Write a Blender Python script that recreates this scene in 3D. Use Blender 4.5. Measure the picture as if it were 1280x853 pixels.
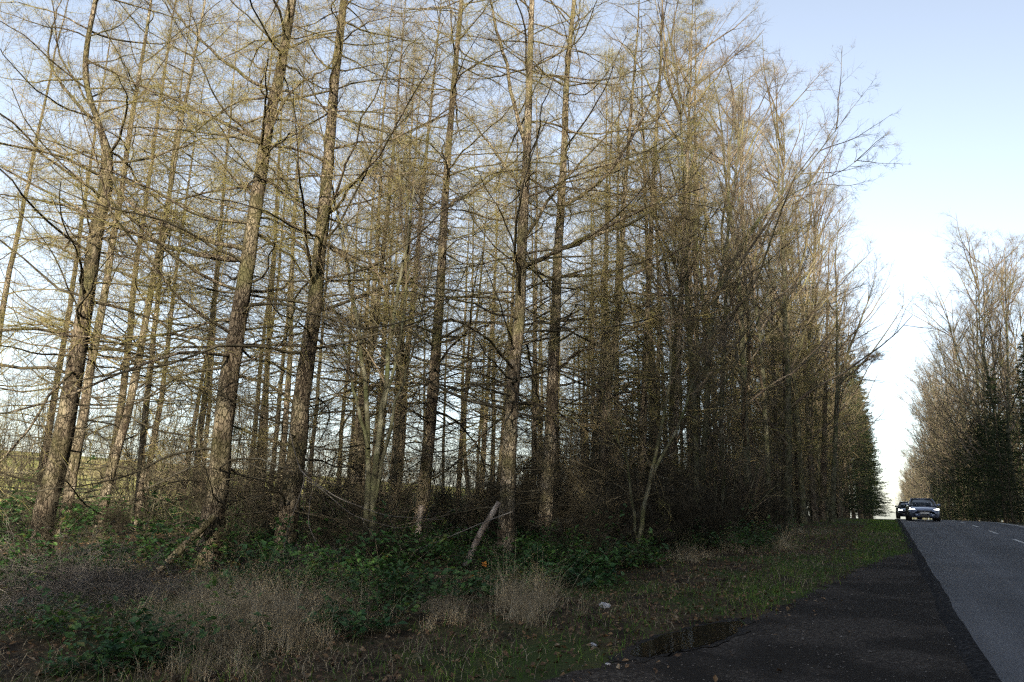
import bpy, math
import numpy as np
from mathutils import Matrix, Vector

for o in list(bpy.data.objects):
    bpy.data.objects.remove(o)
scene = bpy.context.scene
COL = scene.collection
R = math.radians

# ------------------------------------------------------------------ camera
F_PX = 950.0                       # focal length in photo pixels (1280 wide)
PITCH, HEAD, ROLL = R(12.135), R(26.05), R(1.7)
SLOPE = 0.0235                     # the road climbs gently to a crest
CAM = np.array([0.0, 0.0, 1.6])
H_DIR = np.array([-math.sin(HEAD), math.cos(HEAD), 0.0])
_r0 = np.array([math.cos(HEAD), math.sin(HEAD), 0.0])
FWD = math.cos(PITCH) * H_DIR + math.sin(PITCH) * np.array([0, 0, 1.0])
_u0 = np.cross(_r0, FWD)
RIGHT = _r0 * math.cos(ROLL) + _u0 * math.sin(ROLL)
UP = _u0 * math.cos(ROLL) - _r0 * math.sin(ROLL)
cd = bpy.data.cameras.new('camera')
cam = bpy.data.objects.new('camera', cd)
COL.objects.link(cam)
cd.sensor_width = 36.0
cd.lens = F_PX / 1280.0 * 36.0
cd.clip_start, cd.clip_end = 0.1, 6000
cam.matrix_world = Matrix(((RIGHT[0], UP[0], -FWD[0], CAM[0]), (RIGHT[1], UP[1], -FWD[1], CAM[1]),
                           (RIGHT[2], UP[2], -FWD[2], CAM[2]), (0, 0, 0, 1)))
scene.camera = cam

# ------------------------------------------------------------------ sky, sun, exposure
SUN_EL, SUN_AZ = R(15.5), R(155.0)          # azimuth of the sun, clockwise from +Y (the road)
world = bpy.data.worlds.new('World')
scene.world = world
world.use_nodes = True
wn = world.node_tree
wn.nodes.clear()
sky = wn.nodes.new('ShaderNodeTexSky')
sky.sky_type = 'NISHITA'
sky.sun_disc = False
sky.sun_elevation = SUN_EL
sky.sun_rotation = SUN_AZ
sky.altitude = 0
sky.air_density, sky.dust_density, sky.ozone_density = 1.0, 1.1, 2.2
bg = wn.nodes.new('ShaderNodeBackground')
bg.inputs['Strength'].default_value = 0.145
wo = wn.nodes.new('ShaderNodeOutputWorld')
hs = wn.nodes.new('ShaderNodeHueSaturation')
hs.inputs['Saturation'].default_value = 0.56
wn.links.new(sky.outputs[0], hs.inputs['Color'])
wn.links.new(hs.outputs[0], bg.inputs[0])
wn.links.new(bg.outputs[0], wo.inputs[0])
sd = bpy.data.lights.new('sun', 'SUN')
sd.energy, sd.angle, sd.color = 5.0, R(0.6), (1.0, 0.875, 0.68)
sun = bpy.data.objects.new('sun', sd)
COL.objects.link(sun)
_s = Vector((math.sin(SUN_AZ) * math.cos(SUN_EL), math.cos(SUN_AZ) * math.cos(SUN_EL), math.sin(SUN_EL)))
sun.rotation_euler = _s.to_track_quat('Z', 'Y').to_euler()
sun.location = (0, -30, 60)
vs = scene.view_settings
vs.view_transform, vs.look, vs.gamma, vs.use_curve_mapping = 'Standard', 'None', 1.0, False
vs.exposure = 1.25
scene.cycles.max_bounces = 3
scene.cycles.diffuse_bounces = 1
scene.cycles.glossy_bounces = 2
scene.cycles.transmission_bounces = 2
scene.cycles.caustics_reflective = scene.cycles.caustics_refractive = False
scene.cycles.use_light_tree = False
scene.cycles.use_adaptive_sampling = False
scene.cycles.use_denoising = False
scene.cycles.pixel_filter_type = 'BLACKMAN_HARRIS'
scene.cycles.filter_width = 1.3

# ------------------------------------------------------------------ pixel helpers
def ray(px, py):
    return FWD + (px - 640.0) / F_PX * RIGHT - (py - 426.5) / F_PX * UP

def on_plane(px, py, d):
    """point seen at a photo pixel on the upright plane d metres ahead"""
    r = ray(px, py)
    return CAM + r * (d / np.dot(r, H_DIR))

def on_ground(px, py):
    r = ray(px, py)
    return CAM + r * (CAM[2] / (SLOPE * r[1] - r[2]))

# ------------------------------------------------------------------ terrain heights
def smooth(a, b, x):
    t = np.clip((x - a) / (b - a), 0, 1)
    return t * t * (3 - 2 * t)

def gz(x, y):
    x = np.asarray(x, float); y = np.asarray(y, float)
    k = 0.00104
    t = np.clip(y - 45, 0, 30)
    c = SLOPE * np.maximum(y, -400) - 0.5 * k * t * t - k * 30 * np.clip(y - 75, 0, 4000)
    rise = 9.5 * smooth(-26, -230, x) * np.where(x < -26, 1, 0) + 1.0 * smooth(-24, -60, x)
    bank = 0.22 * smooth(-5.0, -9.0, x) + 0.25 * smooth(8.5, 13, x)
    bump = (0.05 * np.sin(x * 1.3 + y * 0.7) + 0.04 * np.sin(y * 1.9 - x * 0.8 + 1.0)) * smooth(-4, -8, x)
    return c + rise + bank + bump

# ------------------------------------------------------------------ materials
def mat(name, ramp, scale=4.0, detail=6.0, rough=0.85, bump=0.0, bscale=None, stretch=(1, 1, 1),
        second=None, spec=0.3, trans=0.0):
    """noise-driven colour ramp with optional second patch colour and bump"""
    m = bpy.data.materials.new(name)
    m.use_nodes = True
    nt = m.node_tree
    N, Lk = nt.nodes, nt.links
    b = N['Principled BSDF']
    b.inputs['Roughness'].default_value = rough
    b.inputs['Specular IOR Level'].default_value = spec
    tc = N.new('ShaderNodeTexCoord')
    mp = N.new('ShaderNodeMapping')
    mp.inputs['Scale'].default_value = stretch
    Lk.new(tc.outputs['Object'], mp.inputs[0])
    n1 = N.new('ShaderNodeTexNoise')
    n1.inputs['Scale'].default_value = scale
    n1.inputs['Detail'].default_value = detail
    Lk.new(mp.outputs[0], n1.inputs['Vector'])
    cr = N.new('ShaderNodeValToRGB')
    els = cr.color_ramp.elements
    while len(els) < len(ramp):
        els.new(0.5)
    for e, (p, c) in zip(els, ramp):
        e.position = 0.5 + (p - 0.5) * 0.55
        e.color = (*c, 1)
    Lk.new(n1.outputs['Fac'], cr.inputs[0])
    col = cr.outputs[0]
    if second:
        c2, s2, lo, hi = second
        n2 = N.new('ShaderNodeTexNoise')
        n2.inputs['Scale'].default_value = s2
        n2.inputs['Detail'].default_value = 4
        Lk.new(tc.outputs['Object'], n2.inputs['Vector'])
        mr = N.new('ShaderNodeMapRange')
        mr.inputs['From Min'].default_value, mr.inputs['From Max'].default_value = lo, hi
        Lk.new(n2.outputs['Fac'], mr.inputs[0])
        mx = N.new('ShaderNodeMix')
        mx.data_type = 'RGBA'
        Lk.new(mr.outputs[0], mx.inputs['Factor'])
        Lk.new(col, mx.inputs['A'])
        mx.inputs['B'].default_value = (*c2, 1)
        col = mx.outputs['Result']
    Lk.new(col, b.inputs['Base Color'])
    if bump:
        n3 = N.new('ShaderNodeTexNoise')
        n3.inputs['Scale'].default_value = bscale or scale * 3
        n3.inputs['Detail'].default_value = 8
        Lk.new(mp.outputs[0], n3.inputs['Vector'])
        bp = N.new('ShaderNodeBump')
        bp.inputs['Strength'].default_value = bump
        bp.inputs['Distance'].default_value = 0.05
        Lk.new(n3.outputs['Fac'], bp.inputs['Height'])
        Lk.new(bp.outputs[0], b.inputs['Normal'])
    if trans:
        tr = N.new('ShaderNodeBsdfTranslucent')
        Lk.new(col, tr.inputs[0])
        ms = N.new('ShaderNodeMixShader')
        ms.inputs[0].default_value = trans
        Lk.new(b.outputs[0], ms.inputs[1]); Lk.new(tr.outputs[0], ms.inputs[2])
        Lk.new(ms.outputs[0], N['Material Output'].inputs[0])
    return m

def plain(name, c, rough=0.5, metal=0.0, emit=0.0, spec=0.5, coat=0.0):
    m = bpy.data.materials.new(name)
    m.use_nodes = True
    b = m.node_tree.nodes['Principled BSDF']
    b.inputs['Base Color'].default_value = (*c, 1)
    b.inputs['Roughness'].default_value = rough
    b.inputs['Metallic'].default_value = metal
    b.inputs['Specular IOR Level'].default_value = spec
    b.inputs['Coat Weight'].default_value = coat
    if emit:
        b.inputs['Emission Color'].default_value = (1, 0.97, 0.9, 1)
        b.inputs['Emission Strength'].default_value = emit
    return m

def bark(name, cols, crack, moss, plate=13.0, stretch=0.45, contrast=1.0):
    """plated bark: voronoi plates with dark cracks, blotches of colour, algae patches"""
    m = bpy.data.materials.new(name)
    m.use_nodes = True
    nt = m.node_tree; N, Lk = nt.nodes, nt.links
    b = N['Principled BSDF']
    b.inputs['Roughness'].default_value = 0.95
    b.inputs['Specular IOR Level'].default_value = 0.08
    tc = N.new('ShaderNodeTexCoord')
    mp = N.new('ShaderNodeMapping'); mp.inputs['Scale'].default_value = (1, 1, stretch)
    Lk.new(tc.outputs['Object'], mp.inputs[0])
    wn_ = N.new('ShaderNodeTexNoise'); wn_.inputs['Scale'].default_value = 8; wn_.inputs['Detail'].default_value = 5
    Lk.new(mp.outputs[0], wn_.inputs['Vector'])
    ad = N.new('ShaderNodeMixRGB'); ad.blend_type = 'ADD'; ad.inputs[0].default_value = 0.12
    Lk.new(mp.outputs[0], ad.inputs[1]); Lk.new(wn_.outputs['Color'], ad.inputs[2])
    vo = N.new('ShaderNodeTexVoronoi'); vo.feature = 'DISTANCE_TO_EDGE'; vo.inputs['Scale'].default_value = plate
    vc = N.new('ShaderNodeTexVoronoi'); vc.inputs['Scale'].default_value = plate
    Lk.new(ad.outputs[0], vo.inputs['Vector']); Lk.new(ad.outputs[0], vc.inputs['Vector'])
    n1 = N.new('ShaderNodeTexNoise'); n1.inputs['Scale'].default_value = 5.5; n1.inputs['Detail'].default_value = 9
    Lk.new(mp.outputs[0], n1.inputs['Vector'])
    mixf = N.new('ShaderNodeMath'); mixf.operation = 'MULTIPLY_ADD'; mixf.inputs[1].default_value = 0.32 * contrast
    sep = N.new('ShaderNodeSeparateColor'); Lk.new(vc.outputs['Color'], sep.inputs[0])
    Lk.new(sep.outputs[0], mixf.inputs[0])
    sb = N.new('ShaderNodeMath'); sb.operation = 'SUBTRACT'; sb.inputs[1].default_value = 0.16 * contrast
    Lk.new(n1.outputs['Fac'], sb.inputs[0]); Lk.new(sb.outputs[0], mixf.inputs[2])
    cr = N.new('ShaderNodeValToRGB'); els = cr.color_ramp.elements
    while len(els) < len(cols): els.new(0.5)
    for k, (e, c) in enumerate(zip(els, cols)):
        e.position = 0.32 + 0.38 * k / (len(cols) - 1); e.color = (*c, 1)
    Lk.new(mixf.outputs[0], cr.inputs[0])
    mr = N.new('ShaderNodeMapRange'); mr.inputs['From Min'].default_value, mr.inputs['From Max'].default_value = 0.0, 0.11
    Lk.new(vo.outputs['Distance'], mr.inputs[0])
    m1 = N.new('ShaderNodeMix'); m1.data_type = 'RGBA'
    m1.inputs['A'].default_value = (*crack, 1)
    Lk.new(mr.outputs[0], m1.inputs['Factor']); Lk.new(cr.outputs[0], m1.inputs['B'])
    n2 = N.new('ShaderNodeTexNoise'); n2.inputs['Scale'].default_value = 1.8; n2.inputs['Detail'].default_value = 6
    Lk.new(tc.outputs['Object'], n2.inputs['Vector'])
    mr2 = N.new('ShaderNodeMapRange'); mr2.inputs['From Min'].default_value, mr2.inputs['From Max'].default_value = 0.47, 0.66
    mr2.inputs['To Max'].default_value = 0.75
    Lk.new(n2.outputs['Fac'], mr2.inputs[0])
    m2 = N.new('ShaderNodeMix'); m2.data_type = 'RGBA'
    m2.inputs['B'].default_value = (*moss, 1)
    Lk.new(mr2.outputs[0], m2.inputs['Factor']); Lk.new(m1.outputs['Result'], m2.inputs['A'])
    Lk.new(m2.outputs['Result'], b.inputs['Base Color'])
    hb = N.new('ShaderNodeMath'); hb.operation = 'ADD'
    Lk.new(mr.outputs[0], hb.inputs[0]); Lk.new(n1.outputs['Fac'], hb.inputs[1])
    bp = N.new('ShaderNodeBump'); bp.inputs['Strength'].default_value = 0.9; bp.inputs['Distance'].default_value = 0.02
    Lk.new(hb.outputs[0], bp.inputs['Height']); Lk.new(bp.outputs[0], b.inputs['Normal'])
    return m

M = {}
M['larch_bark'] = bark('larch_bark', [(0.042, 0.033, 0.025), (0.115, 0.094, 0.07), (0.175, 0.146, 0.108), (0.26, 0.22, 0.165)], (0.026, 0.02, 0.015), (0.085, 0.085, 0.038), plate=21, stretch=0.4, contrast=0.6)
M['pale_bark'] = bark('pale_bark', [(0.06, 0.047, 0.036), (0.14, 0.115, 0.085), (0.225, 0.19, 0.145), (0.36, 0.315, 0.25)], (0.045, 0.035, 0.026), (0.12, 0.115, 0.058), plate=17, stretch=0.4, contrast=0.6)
M['smooth_bark'] = mat('smooth_bark', [(0.25, (0.04, 0.038, 0.024)), (0.5, (0.08, 0.077, 0.05)), (0.8, (0.17, 0.165, 0.12))],
                       scale=7, stretch=(1, 1, 0.6), rough=0.85, bump=0.3, second=((0.07, 0.08, 0.035), 2.5, 0.45, 0.7), spec=0.15)
M['branch'] = mat('larch_twigs', [(0.3, (0.10, 0.075, 0.05)), (0.5, (0.185, 0.148, 0.082)), (0.7, (0.26, 0.21, 0.115))],
                  scale=1.3, rough=0.9, second=((0.20, 0.185, 0.07), 0.9, 0.42, 0.6), spec=0.1)
M['bare_twig'] = mat('bare_twigs', [(0.25, (0.075, 0.058, 0.045)), (0.55, (0.15, 0.12, 0.088)), (0.8, (0.25, 0.205, 0.15))],
                     scale=1.1, rough=0.85, second=((0.165, 0.155, 0.075), 0.8, 0.45, 0.7), spec=0.15)
M['dead_shade_tone_twig'] = mat('dead_shade_tone_twigs', [(0.25, (0.032, 0.028, 0.019)), (0.6, (0.075, 0.066, 0.046)), (0.85, (0.16, 0.145, 0.11))], scale=2, rough=0.95, spec=0.1)  # dead wood colour, darkened further to carry the shade low down
M['grey_twig'] = mat('grey_twigs', [(0.3, (0.07, 0.062, 0.056)), (0.6, (0.14, 0.128, 0.115)), (0.8, (0.24, 0.222, 0.20))], scale=3, rough=0.95, spec=0.1)
M['needles'] = mat('spruce_needles', [(0.3, (0.018, 0.032, 0.012)), (0.6, (0.038, 0.058, 0.02)), (0.8, (0.07, 0.085, 0.03))], scale=0.8, rough=0.7, spec=0.2)
M['bramble_leaf'] = mat('bramble_leaf', [(0.3, (0.022, 0.06, 0.018)), (0.5, (0.04, 0.10, 0.025)), (0.7, (0.075, 0.15, 0.03)), (0.8, (0.14, 0.12, 0.03))], scale=2.2, rough=0.55, spec=0.4, trans=0.25)
M['nettle_leaf'] = mat('nettle_leaf', [(0.3, (0.022, 0.07, 0.028)), (0.55, (0.04, 0.11, 0.035)), (0.75, (0.08, 0.15, 0.04))], scale=3, rough=0.6, spec=0.35, trans=0.25)
M['dry_grass'] = mat('dry_grass', [(0.2, (0.18, 0.14, 0.085)), (0.5, (0.36, 0.30, 0.20)), (0.8, (0.52, 0.45, 0.33))], scale=5, rough=0.9, spec=0.15, trans=0.3)
M['grass'] = mat('grass', [(0.3, (0.055, 0.11, 0.02)), (0.5, (0.09, 0.18, 0.03)), (0.68, (0.14, 0.21, 0.04)), (0.8, (0.22, 0.19, 0.07))], scale=1.6, rough=0.7, spec=0.25, trans=0.3)
M['litter'] = mat('leaf_litter', [(0.15, (0.03, 0.018, 0.011)), (0.45, (0.085, 0.05, 0.027)), (0.65, (0.16, 0.095, 0.045)), (0.85, (0.26, 0.21, 0.15))], scale=9, rough=0.75, spec=0.3)
M['orange_leaf'] = mat('orange_leaf', [(0.3, (0.28, 0.10, 0.02)), (0.7, (0.42, 0.19, 0.04))], scale=18, rough=0.7)
M['yellow_leaf'] = mat('yellow_leaf', [(0.3, (0.30, 0.26, 0.03)), (0.7, (0.46, 0.40, 0.05))], scale=14, rough=0.7)
M['ground'] = mat('forest_floor', [(0.25, (0.016, 0.012, 0.008)), (0.45, (0.038, 0.027, 0.016)), (0.62, (0.066, 0.047, 0.027)), (0.8, (0.06, 0.062, 0.025))], scale=3.0, detail=10, rough=0.95, bump=1.0, bscale=14, second=((0.04, 0.058, 0.016), 0.5, 0.48, 0.62), spec=0.15)
M['field'] = mat('field', [(0.3, (0.24, 0.25, 0.05)), (0.5, (0.38, 0.36, 0.11)), (0.7, (0.46, 0.38, 0.16))], scale=0.07, detail=9, rough=0.95, bump=0.8, bscale=2.0, spec=0.1)
M['layby'] = mat('layby_gravel', [(0.25, (0.024, 0.019, 0.016)), (0.45, (0.045, 0.037, 0.031)), (0.62, (0.068, 0.057, 0.048)), (0.88, (0.13, 0.115, 0.10))], scale=26, detail=12, rough=0.92, bump=1.0, bscale=40, second=((0.021, 0.017, 0.014), 0.8, 0.45, 0.56), spec=0.2)
M['asphalt'] = mat('asphalt', [(0.3, (0.05, 0.052, 0.058)), (0.5, (0.078, 0.08, 0.089)), (0.7, (0.12, 0.122, 0.132))], scale=60, detail=10, rough=0.75, bump=0.35, bscale=90, second=((0.052, 0.054, 0.061), 0.4, 0.42, 0.62), spec=0.4)
def wheel_tracks(m):
    nt = m.node_tree; N, Lk = nt.nodes, nt.links
    b = N['Principled BSDF']
    src = b.inputs['Base Color'].links[0].from_socket
    tc = N.new('ShaderNodeTexCoord'); mp = N.new('ShaderNodeMapping'); mp.inputs['Scale'].default_value = (1.6, 0.035, 1)
    n = N.new('ShaderNodeTexNoise'); n.inputs['Scale'].default_value = 1.0; n.inputs['Detail'].default_value = 5
    Lk.new(tc.outputs['Object'], mp.inputs[0]); Lk.new(mp.outputs[0], n.inputs['Vector'])
    mr = N.new('ShaderNodeMapRange'); mr.inputs['From Min'].default_value, mr.inputs['From Max'].default_value = 0.35, 0.65
    mr.inputs['To Min'].default_value, mr.inputs['To Max'].default_value = 0.72, 1.25
    Lk.new(n.outputs['Fac'], mr.inputs[0])
    mu = N.new('ShaderNodeVectorMath'); mu.operation = 'SCALE'
    Lk.new(src, mu.inputs[0]); Lk.new(mr.outputs[0], mu.inputs['Scale'])
    Lk.new(mu.outputs[0], b.inputs['Base Color'])
wheel_tracks(M['asphalt'])
M['seam'] = mat('bitumen_edge', [(0.3, (0.012, 0.012, 0.013)), (0.55, (0.024, 0.024, 0.026)), (0.85, (0.06, 0.058, 0.058))], scale=17, rough=0.95, bump=0.6, bscale=60, spec=0.1)
M['paint'] = mat('road_paint', [(0.3, (0.36, 0.36, 0.35)), (0.6, (0.62, 0.62, 0.6))], scale=9, detail=10, rough=0.8)
M['shoulder'] = mat('shoulder', [(0.3, (0.14, 0.12, 0.10)), (0.6, (0.24, 0.21, 0.175)), (0.8, (0.33, 0.30, 0.25))], scale=7, detail=10, rough=0.9, bump=0.5)
M['stone'] = mat('pale_stone', [(0.3, (0.30, 0.30, 0.32)), (0.7, (0.52, 0.52, 0.54))], scale=20, rough=0.8, bump=0.4)
M['pebble'] = mat('pebbles', [(0.3, (0.04, 0.036, 0.034)), (0.55, (0.09, 0.08, 0.074)), (0.85, (0.26, 0.24, 0.22))], scale=21, rough=0.8)
M['cut_wood'] = mat('barkless_wood', [(0.25, (0.12, 0.095, 0.078)), (0.55, (0.24, 0.205, 0.18)), (0.8, (0.38, 0.345, 0.31))], scale=11, stretch=(1, 1, 0.25), rough=0.9, bump=0.6)
wm = plain('puddle_water', (0.012, 0.010, 0.007), rough=0.07, spec=0.35)
M['water'] = wm

# ------------------------------------------------------------------ mesh helpers
def unit(v):
    return v / np.maximum(np.linalg.norm(v, axis=-1, keepdims=True), 1e-9)

class Buf:
    def __init__(s):
        s.v, s.q, s.t, s.n = [], [], [], 0
    def add(s, v, quads=None, tris=None):
        s.v.append(np.asarray(v, np.float32).reshape(-1, 3))
        if quads is not None and len(quads): s.q.append(np.asarray(quads, np.int64).reshape(-1, 4) + s.n)
        if tris is not None and len(tris): s.t.append(np.asarray(tris, np.int64).reshape(-1, 3) + s.n)
        s.n += len(s.v[-1])
    def tubes(s, P, Rr, sides=3, bumpy=0.0, rng=None):
        P = np.asarray(P, float)
        N, K, _ = P.shape
        t = unit(P[:, -1] - P[:, 0])
        ref = np.where(np.abs(t[:, 2:3]) > 0.85, np.array([[1.0, 0, 0]]), np.array([[0, 0, 1.0]]))
        u = unit(np.cross(t, ref)); w = np.cross(t, u)
        a = np.arange(sides) / sides * 2 * math.pi
        ring = np.cos(a)[None, :, None] * u[:, None, :] + np.sin(a)[None, :, None] * w[:, None, :]
        rr = np.asarray(Rr, float)[:, :, None, None]
        if bumpy:
            rr = rr * (1 + bumpy * rng.normal(size=(N, K, sides, 1)))
        V = P[:, :, None, :] + rr * ring[:, None, :, :]
        i = np.arange(sides); j = (i + 1) % sides
        k = np.arange(K - 1)
        base = (np.arange(N) * K * sides)[:, None, None] + (k * sides)[None, :, None]
        Q = np.stack([base + i, base + j, base + sides + j, base + sides + i], -1)
        s.add(V.reshape(-1, 3), quads=Q.reshape(-1, 4))
    def spikes(s, A, B, r):
        N = len(A)
        if N == 0: return
        t = unit(B - A)
        ref = np.where(np.abs(t[:, 2:3]) > 0.85, np.array([[1.0, 0, 0]]), np.array([[0, 0, 1.0]]))
        u = unit(np.cross(t, ref)); w = np.cross(t, u)
        r = np.broadcast_to(np.asarray(r, float).reshape(-1, 1), (N, 1))
        V = np.stack([A + r * u, A + r * (-0.5 * u + 0.87 * w), A + r * (-0.5 * u - 0.87 * w), B], 1)
        b = (np.arange(N) * 4)[:, None]
        T = np.stack([b + np.array([[0, 1, 3]]), b + np.array([[1, 2, 3]]), b + np.array([[2, 0, 3]])], 1)
        s.add(V.reshape(-1, 3), tris=T.reshape(-1, 3))
    def mesh(s, name, m, smooth_shade=True):
        v = np.concatenate(s.v) if s.v else np.zeros((0, 3), np.float32)
        q = np.concatenate(s.q) if s.q else np.zeros((0, 4), np.int64)
        t = np.concatenate(s.t) if s.t else np.zeros((0, 3), np.int64)
        me = bpy.data.meshes.new(name)
        me.vertices.add(len(v)); me.vertices.foreach_set('co', v.ravel())
        nl = len(q) * 4 + len(t) * 3
        me.loops.add(nl)
        me.loops.foreach_set('vertex_index', np.concatenate([q.ravel(), t.ravel()]).astype(np.int32))
        me.polygons.add(len(q) + len(t))
        starts = np.concatenate([np.arange(len(q)) * 4, len(q) * 4 + np.arange(len(t)) * 3]).astype(np.int32)
        me.polygons.foreach_set('loop_start', starts)
        me.polygons.foreach_set('use_smooth', np.full(len(q) + len(t), smooth_shade))
        me.update(calc_edges=True)
        me.materials.append(m)
        return me

def link(name, me, parent=None, loc=(0, 0, 0)):
    o = bpy.data.objects.new(name, me)
    COL.objects.link(o)
    o.location = loc
    if parent: o.parent = parent
    return o

def tag(o, label=None, cat=None, group=None, kind=None):
    if label: o['label'] = label
    if cat: o['category'] = cat
    if group: o['group'] = group
    if kind: o['kind'] = kind
    return o

def thing(name, loc, label, cat, group=None, rz=0.0):
    o = bpy.data.objects.new(name, None)
    o.empty_display_size = 0.3
    COL.objects.link(o)
    o.location = loc
    o.rotation_euler = (0, 0, rz)
    return tag(o, label, cat, group)

def copy_thing(src, loc, rz, sc, label=None, group=None, tilt=(0, 0)):
    r = src.copy(); COL.objects.link(r)
    r.location = loc
    r.rotation_euler = (tilt[0], tilt[1], rz)
    r.scale = (sc, sc, sc) if np.isscalar(sc) else sc
    if label: r['label'] = label
    if group: r['group'] = group
    for ch in src.children:
        c = ch.copy(); COL.objects.link(c); c.parent = r
    return r

# ------------------------------------------------------------------ branching
def grow(rng, pos, d, L, K, up=0.0, wig=0.1, upcurve=None):
    """polylines (N,K,3) that start at pos in direction d and bend"""
    N = len(pos)
    P = np.zeros((N, K, 3)); P[:, 0] = pos
    d = unit(d.copy()); step = (L / (K - 1))[:, None]
    up = np.broadcast_to(np.asarray(up, float).reshape(-1, 1), (N, 1))
    for k in range(1, K):
        P[:, k] = P[:, k - 1] + d * step
        d = d + rng.normal(size=(N, 3)) * wig
        d[:, 2:3] += up if upcurve is None else up * upcurve(k / (K - 1))
        d = unit(d)
    return P

def taper(r0, K, tip=0.25):
    s = np.linspace(0, 1, K)[None, :]
    return np.asarray(r0, float)[:, None] * (1 - (1 - tip) * s)

def spawn(rng, P, m, s0, s1, ang, asd, ratio, K, up=0.0, wig=0.1, flat=0.0, shrink=0.6, keep=1.0):
    """m children on each parent polyline; returns their polylines"""
    N, KP, _ = P.shape
    idx = np.repeat(np.arange(N), m)
    s = rng.uniform(s0, s1, size=N * m)
    if keep < 1:
        kk = rng.random(N * m) < keep
        idx, s = idx[kk], s[kk]
    f = s * (KP - 1); i = np.minimum(f.astype(int), KP - 2); w = (f - i)[:, None]
    A, B = P[idx, i], P[idx, i + 1]
    pos = A * (1 - w) + B * w
    t = unit(B - A)
    rnd = rng.normal(size=(len(idx), 3))
    side = np.cross(t, np.array([0, 0, 1.0])) * rng.choice([-1, 1], size=len(idx))[:, None]
    rnd = unit(rnd) * (1 - flat) + unit(side + 1e-6) * flat
    perp = unit(rnd - (rnd * t).sum(1, keepdims=True) * t)
    a = np.abs(rng.normal(ang, asd, size=len(idx)))[:, None]
    d = np.cos(a) * t + np.sin(a) * perp
    Lp = np.linalg.norm(np.diff(P, axis=1), axis=2).sum(1)[idx]
    L = Lp * ratio * (1 - shrink * s) * rng.uniform(0.5, 1.3, size=len(idx))
    return grow(rng, pos, d, L, K, up, wig), L, idx

def spikes_on(rng, buf, P, m, lo, hi, r, ang=0.9, s0=0.1, up=0.0, keep=1.0):
    Q, L, _ = spawn(rng, P, m, s0, 1.0, ang, 0.3, 1.0, 2, keep=keep)
    l = rng.uniform(lo, hi, size=(len(Q), 1))
    d = unit(Q[:, 1] - Q[:, 0]); d[:, 2] += up
    buf.spikes(Q[:, 0], Q[:, 0] + unit(d) * l, r)

def trunk_mesh(rng, path, radii, m, sides=14, flare=0.22, name='trunk'):
    """path (K,3) in local coords; knobbly tapered trunk with root flare"""
    K = len(path)
    a = np.arange(sides) / sides * 2 * math.pi
    lob = 1 + 0.07 * np.sin(a * 3 + rng.uniform(0, 6))[None, :] + 0.05 * np.sin(a * 5 + rng.uniform(0, 6))[None, :]
    z = path[:, 2:3]
    fl = 1 + flare * np.exp(-np.clip(z, 0, None) / 0.35) * (1 + 0.5 * np.sin(a * 4 + rng.uniform(0, 6))[None, :])
    rr = radii[:, None] * lob * fl * (1 + 0.045 * rng.normal(size=(K, sides)))
    V = path[:, None, :] + rr[:, :, None] * np.stack([np.cos(a), np.sin(a), 0 * a], -1)[None]
    b = Buf()
    i = np.arange(sides); j = (i + 1) % sides
    base = (np.arange(K - 1) * sides)[:, None]
    b.add(V.reshape(-1, 3), quads=np.stack([base + i, base + j, base + sides + j, base + sides + i], -1).reshape(-1, 4))
    return b.mesh(name, m)

def path_at(path, z):
    return np.stack([np.interp(z, path[:, 2], path[:, k]) for k in range(3)], -1)

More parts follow.
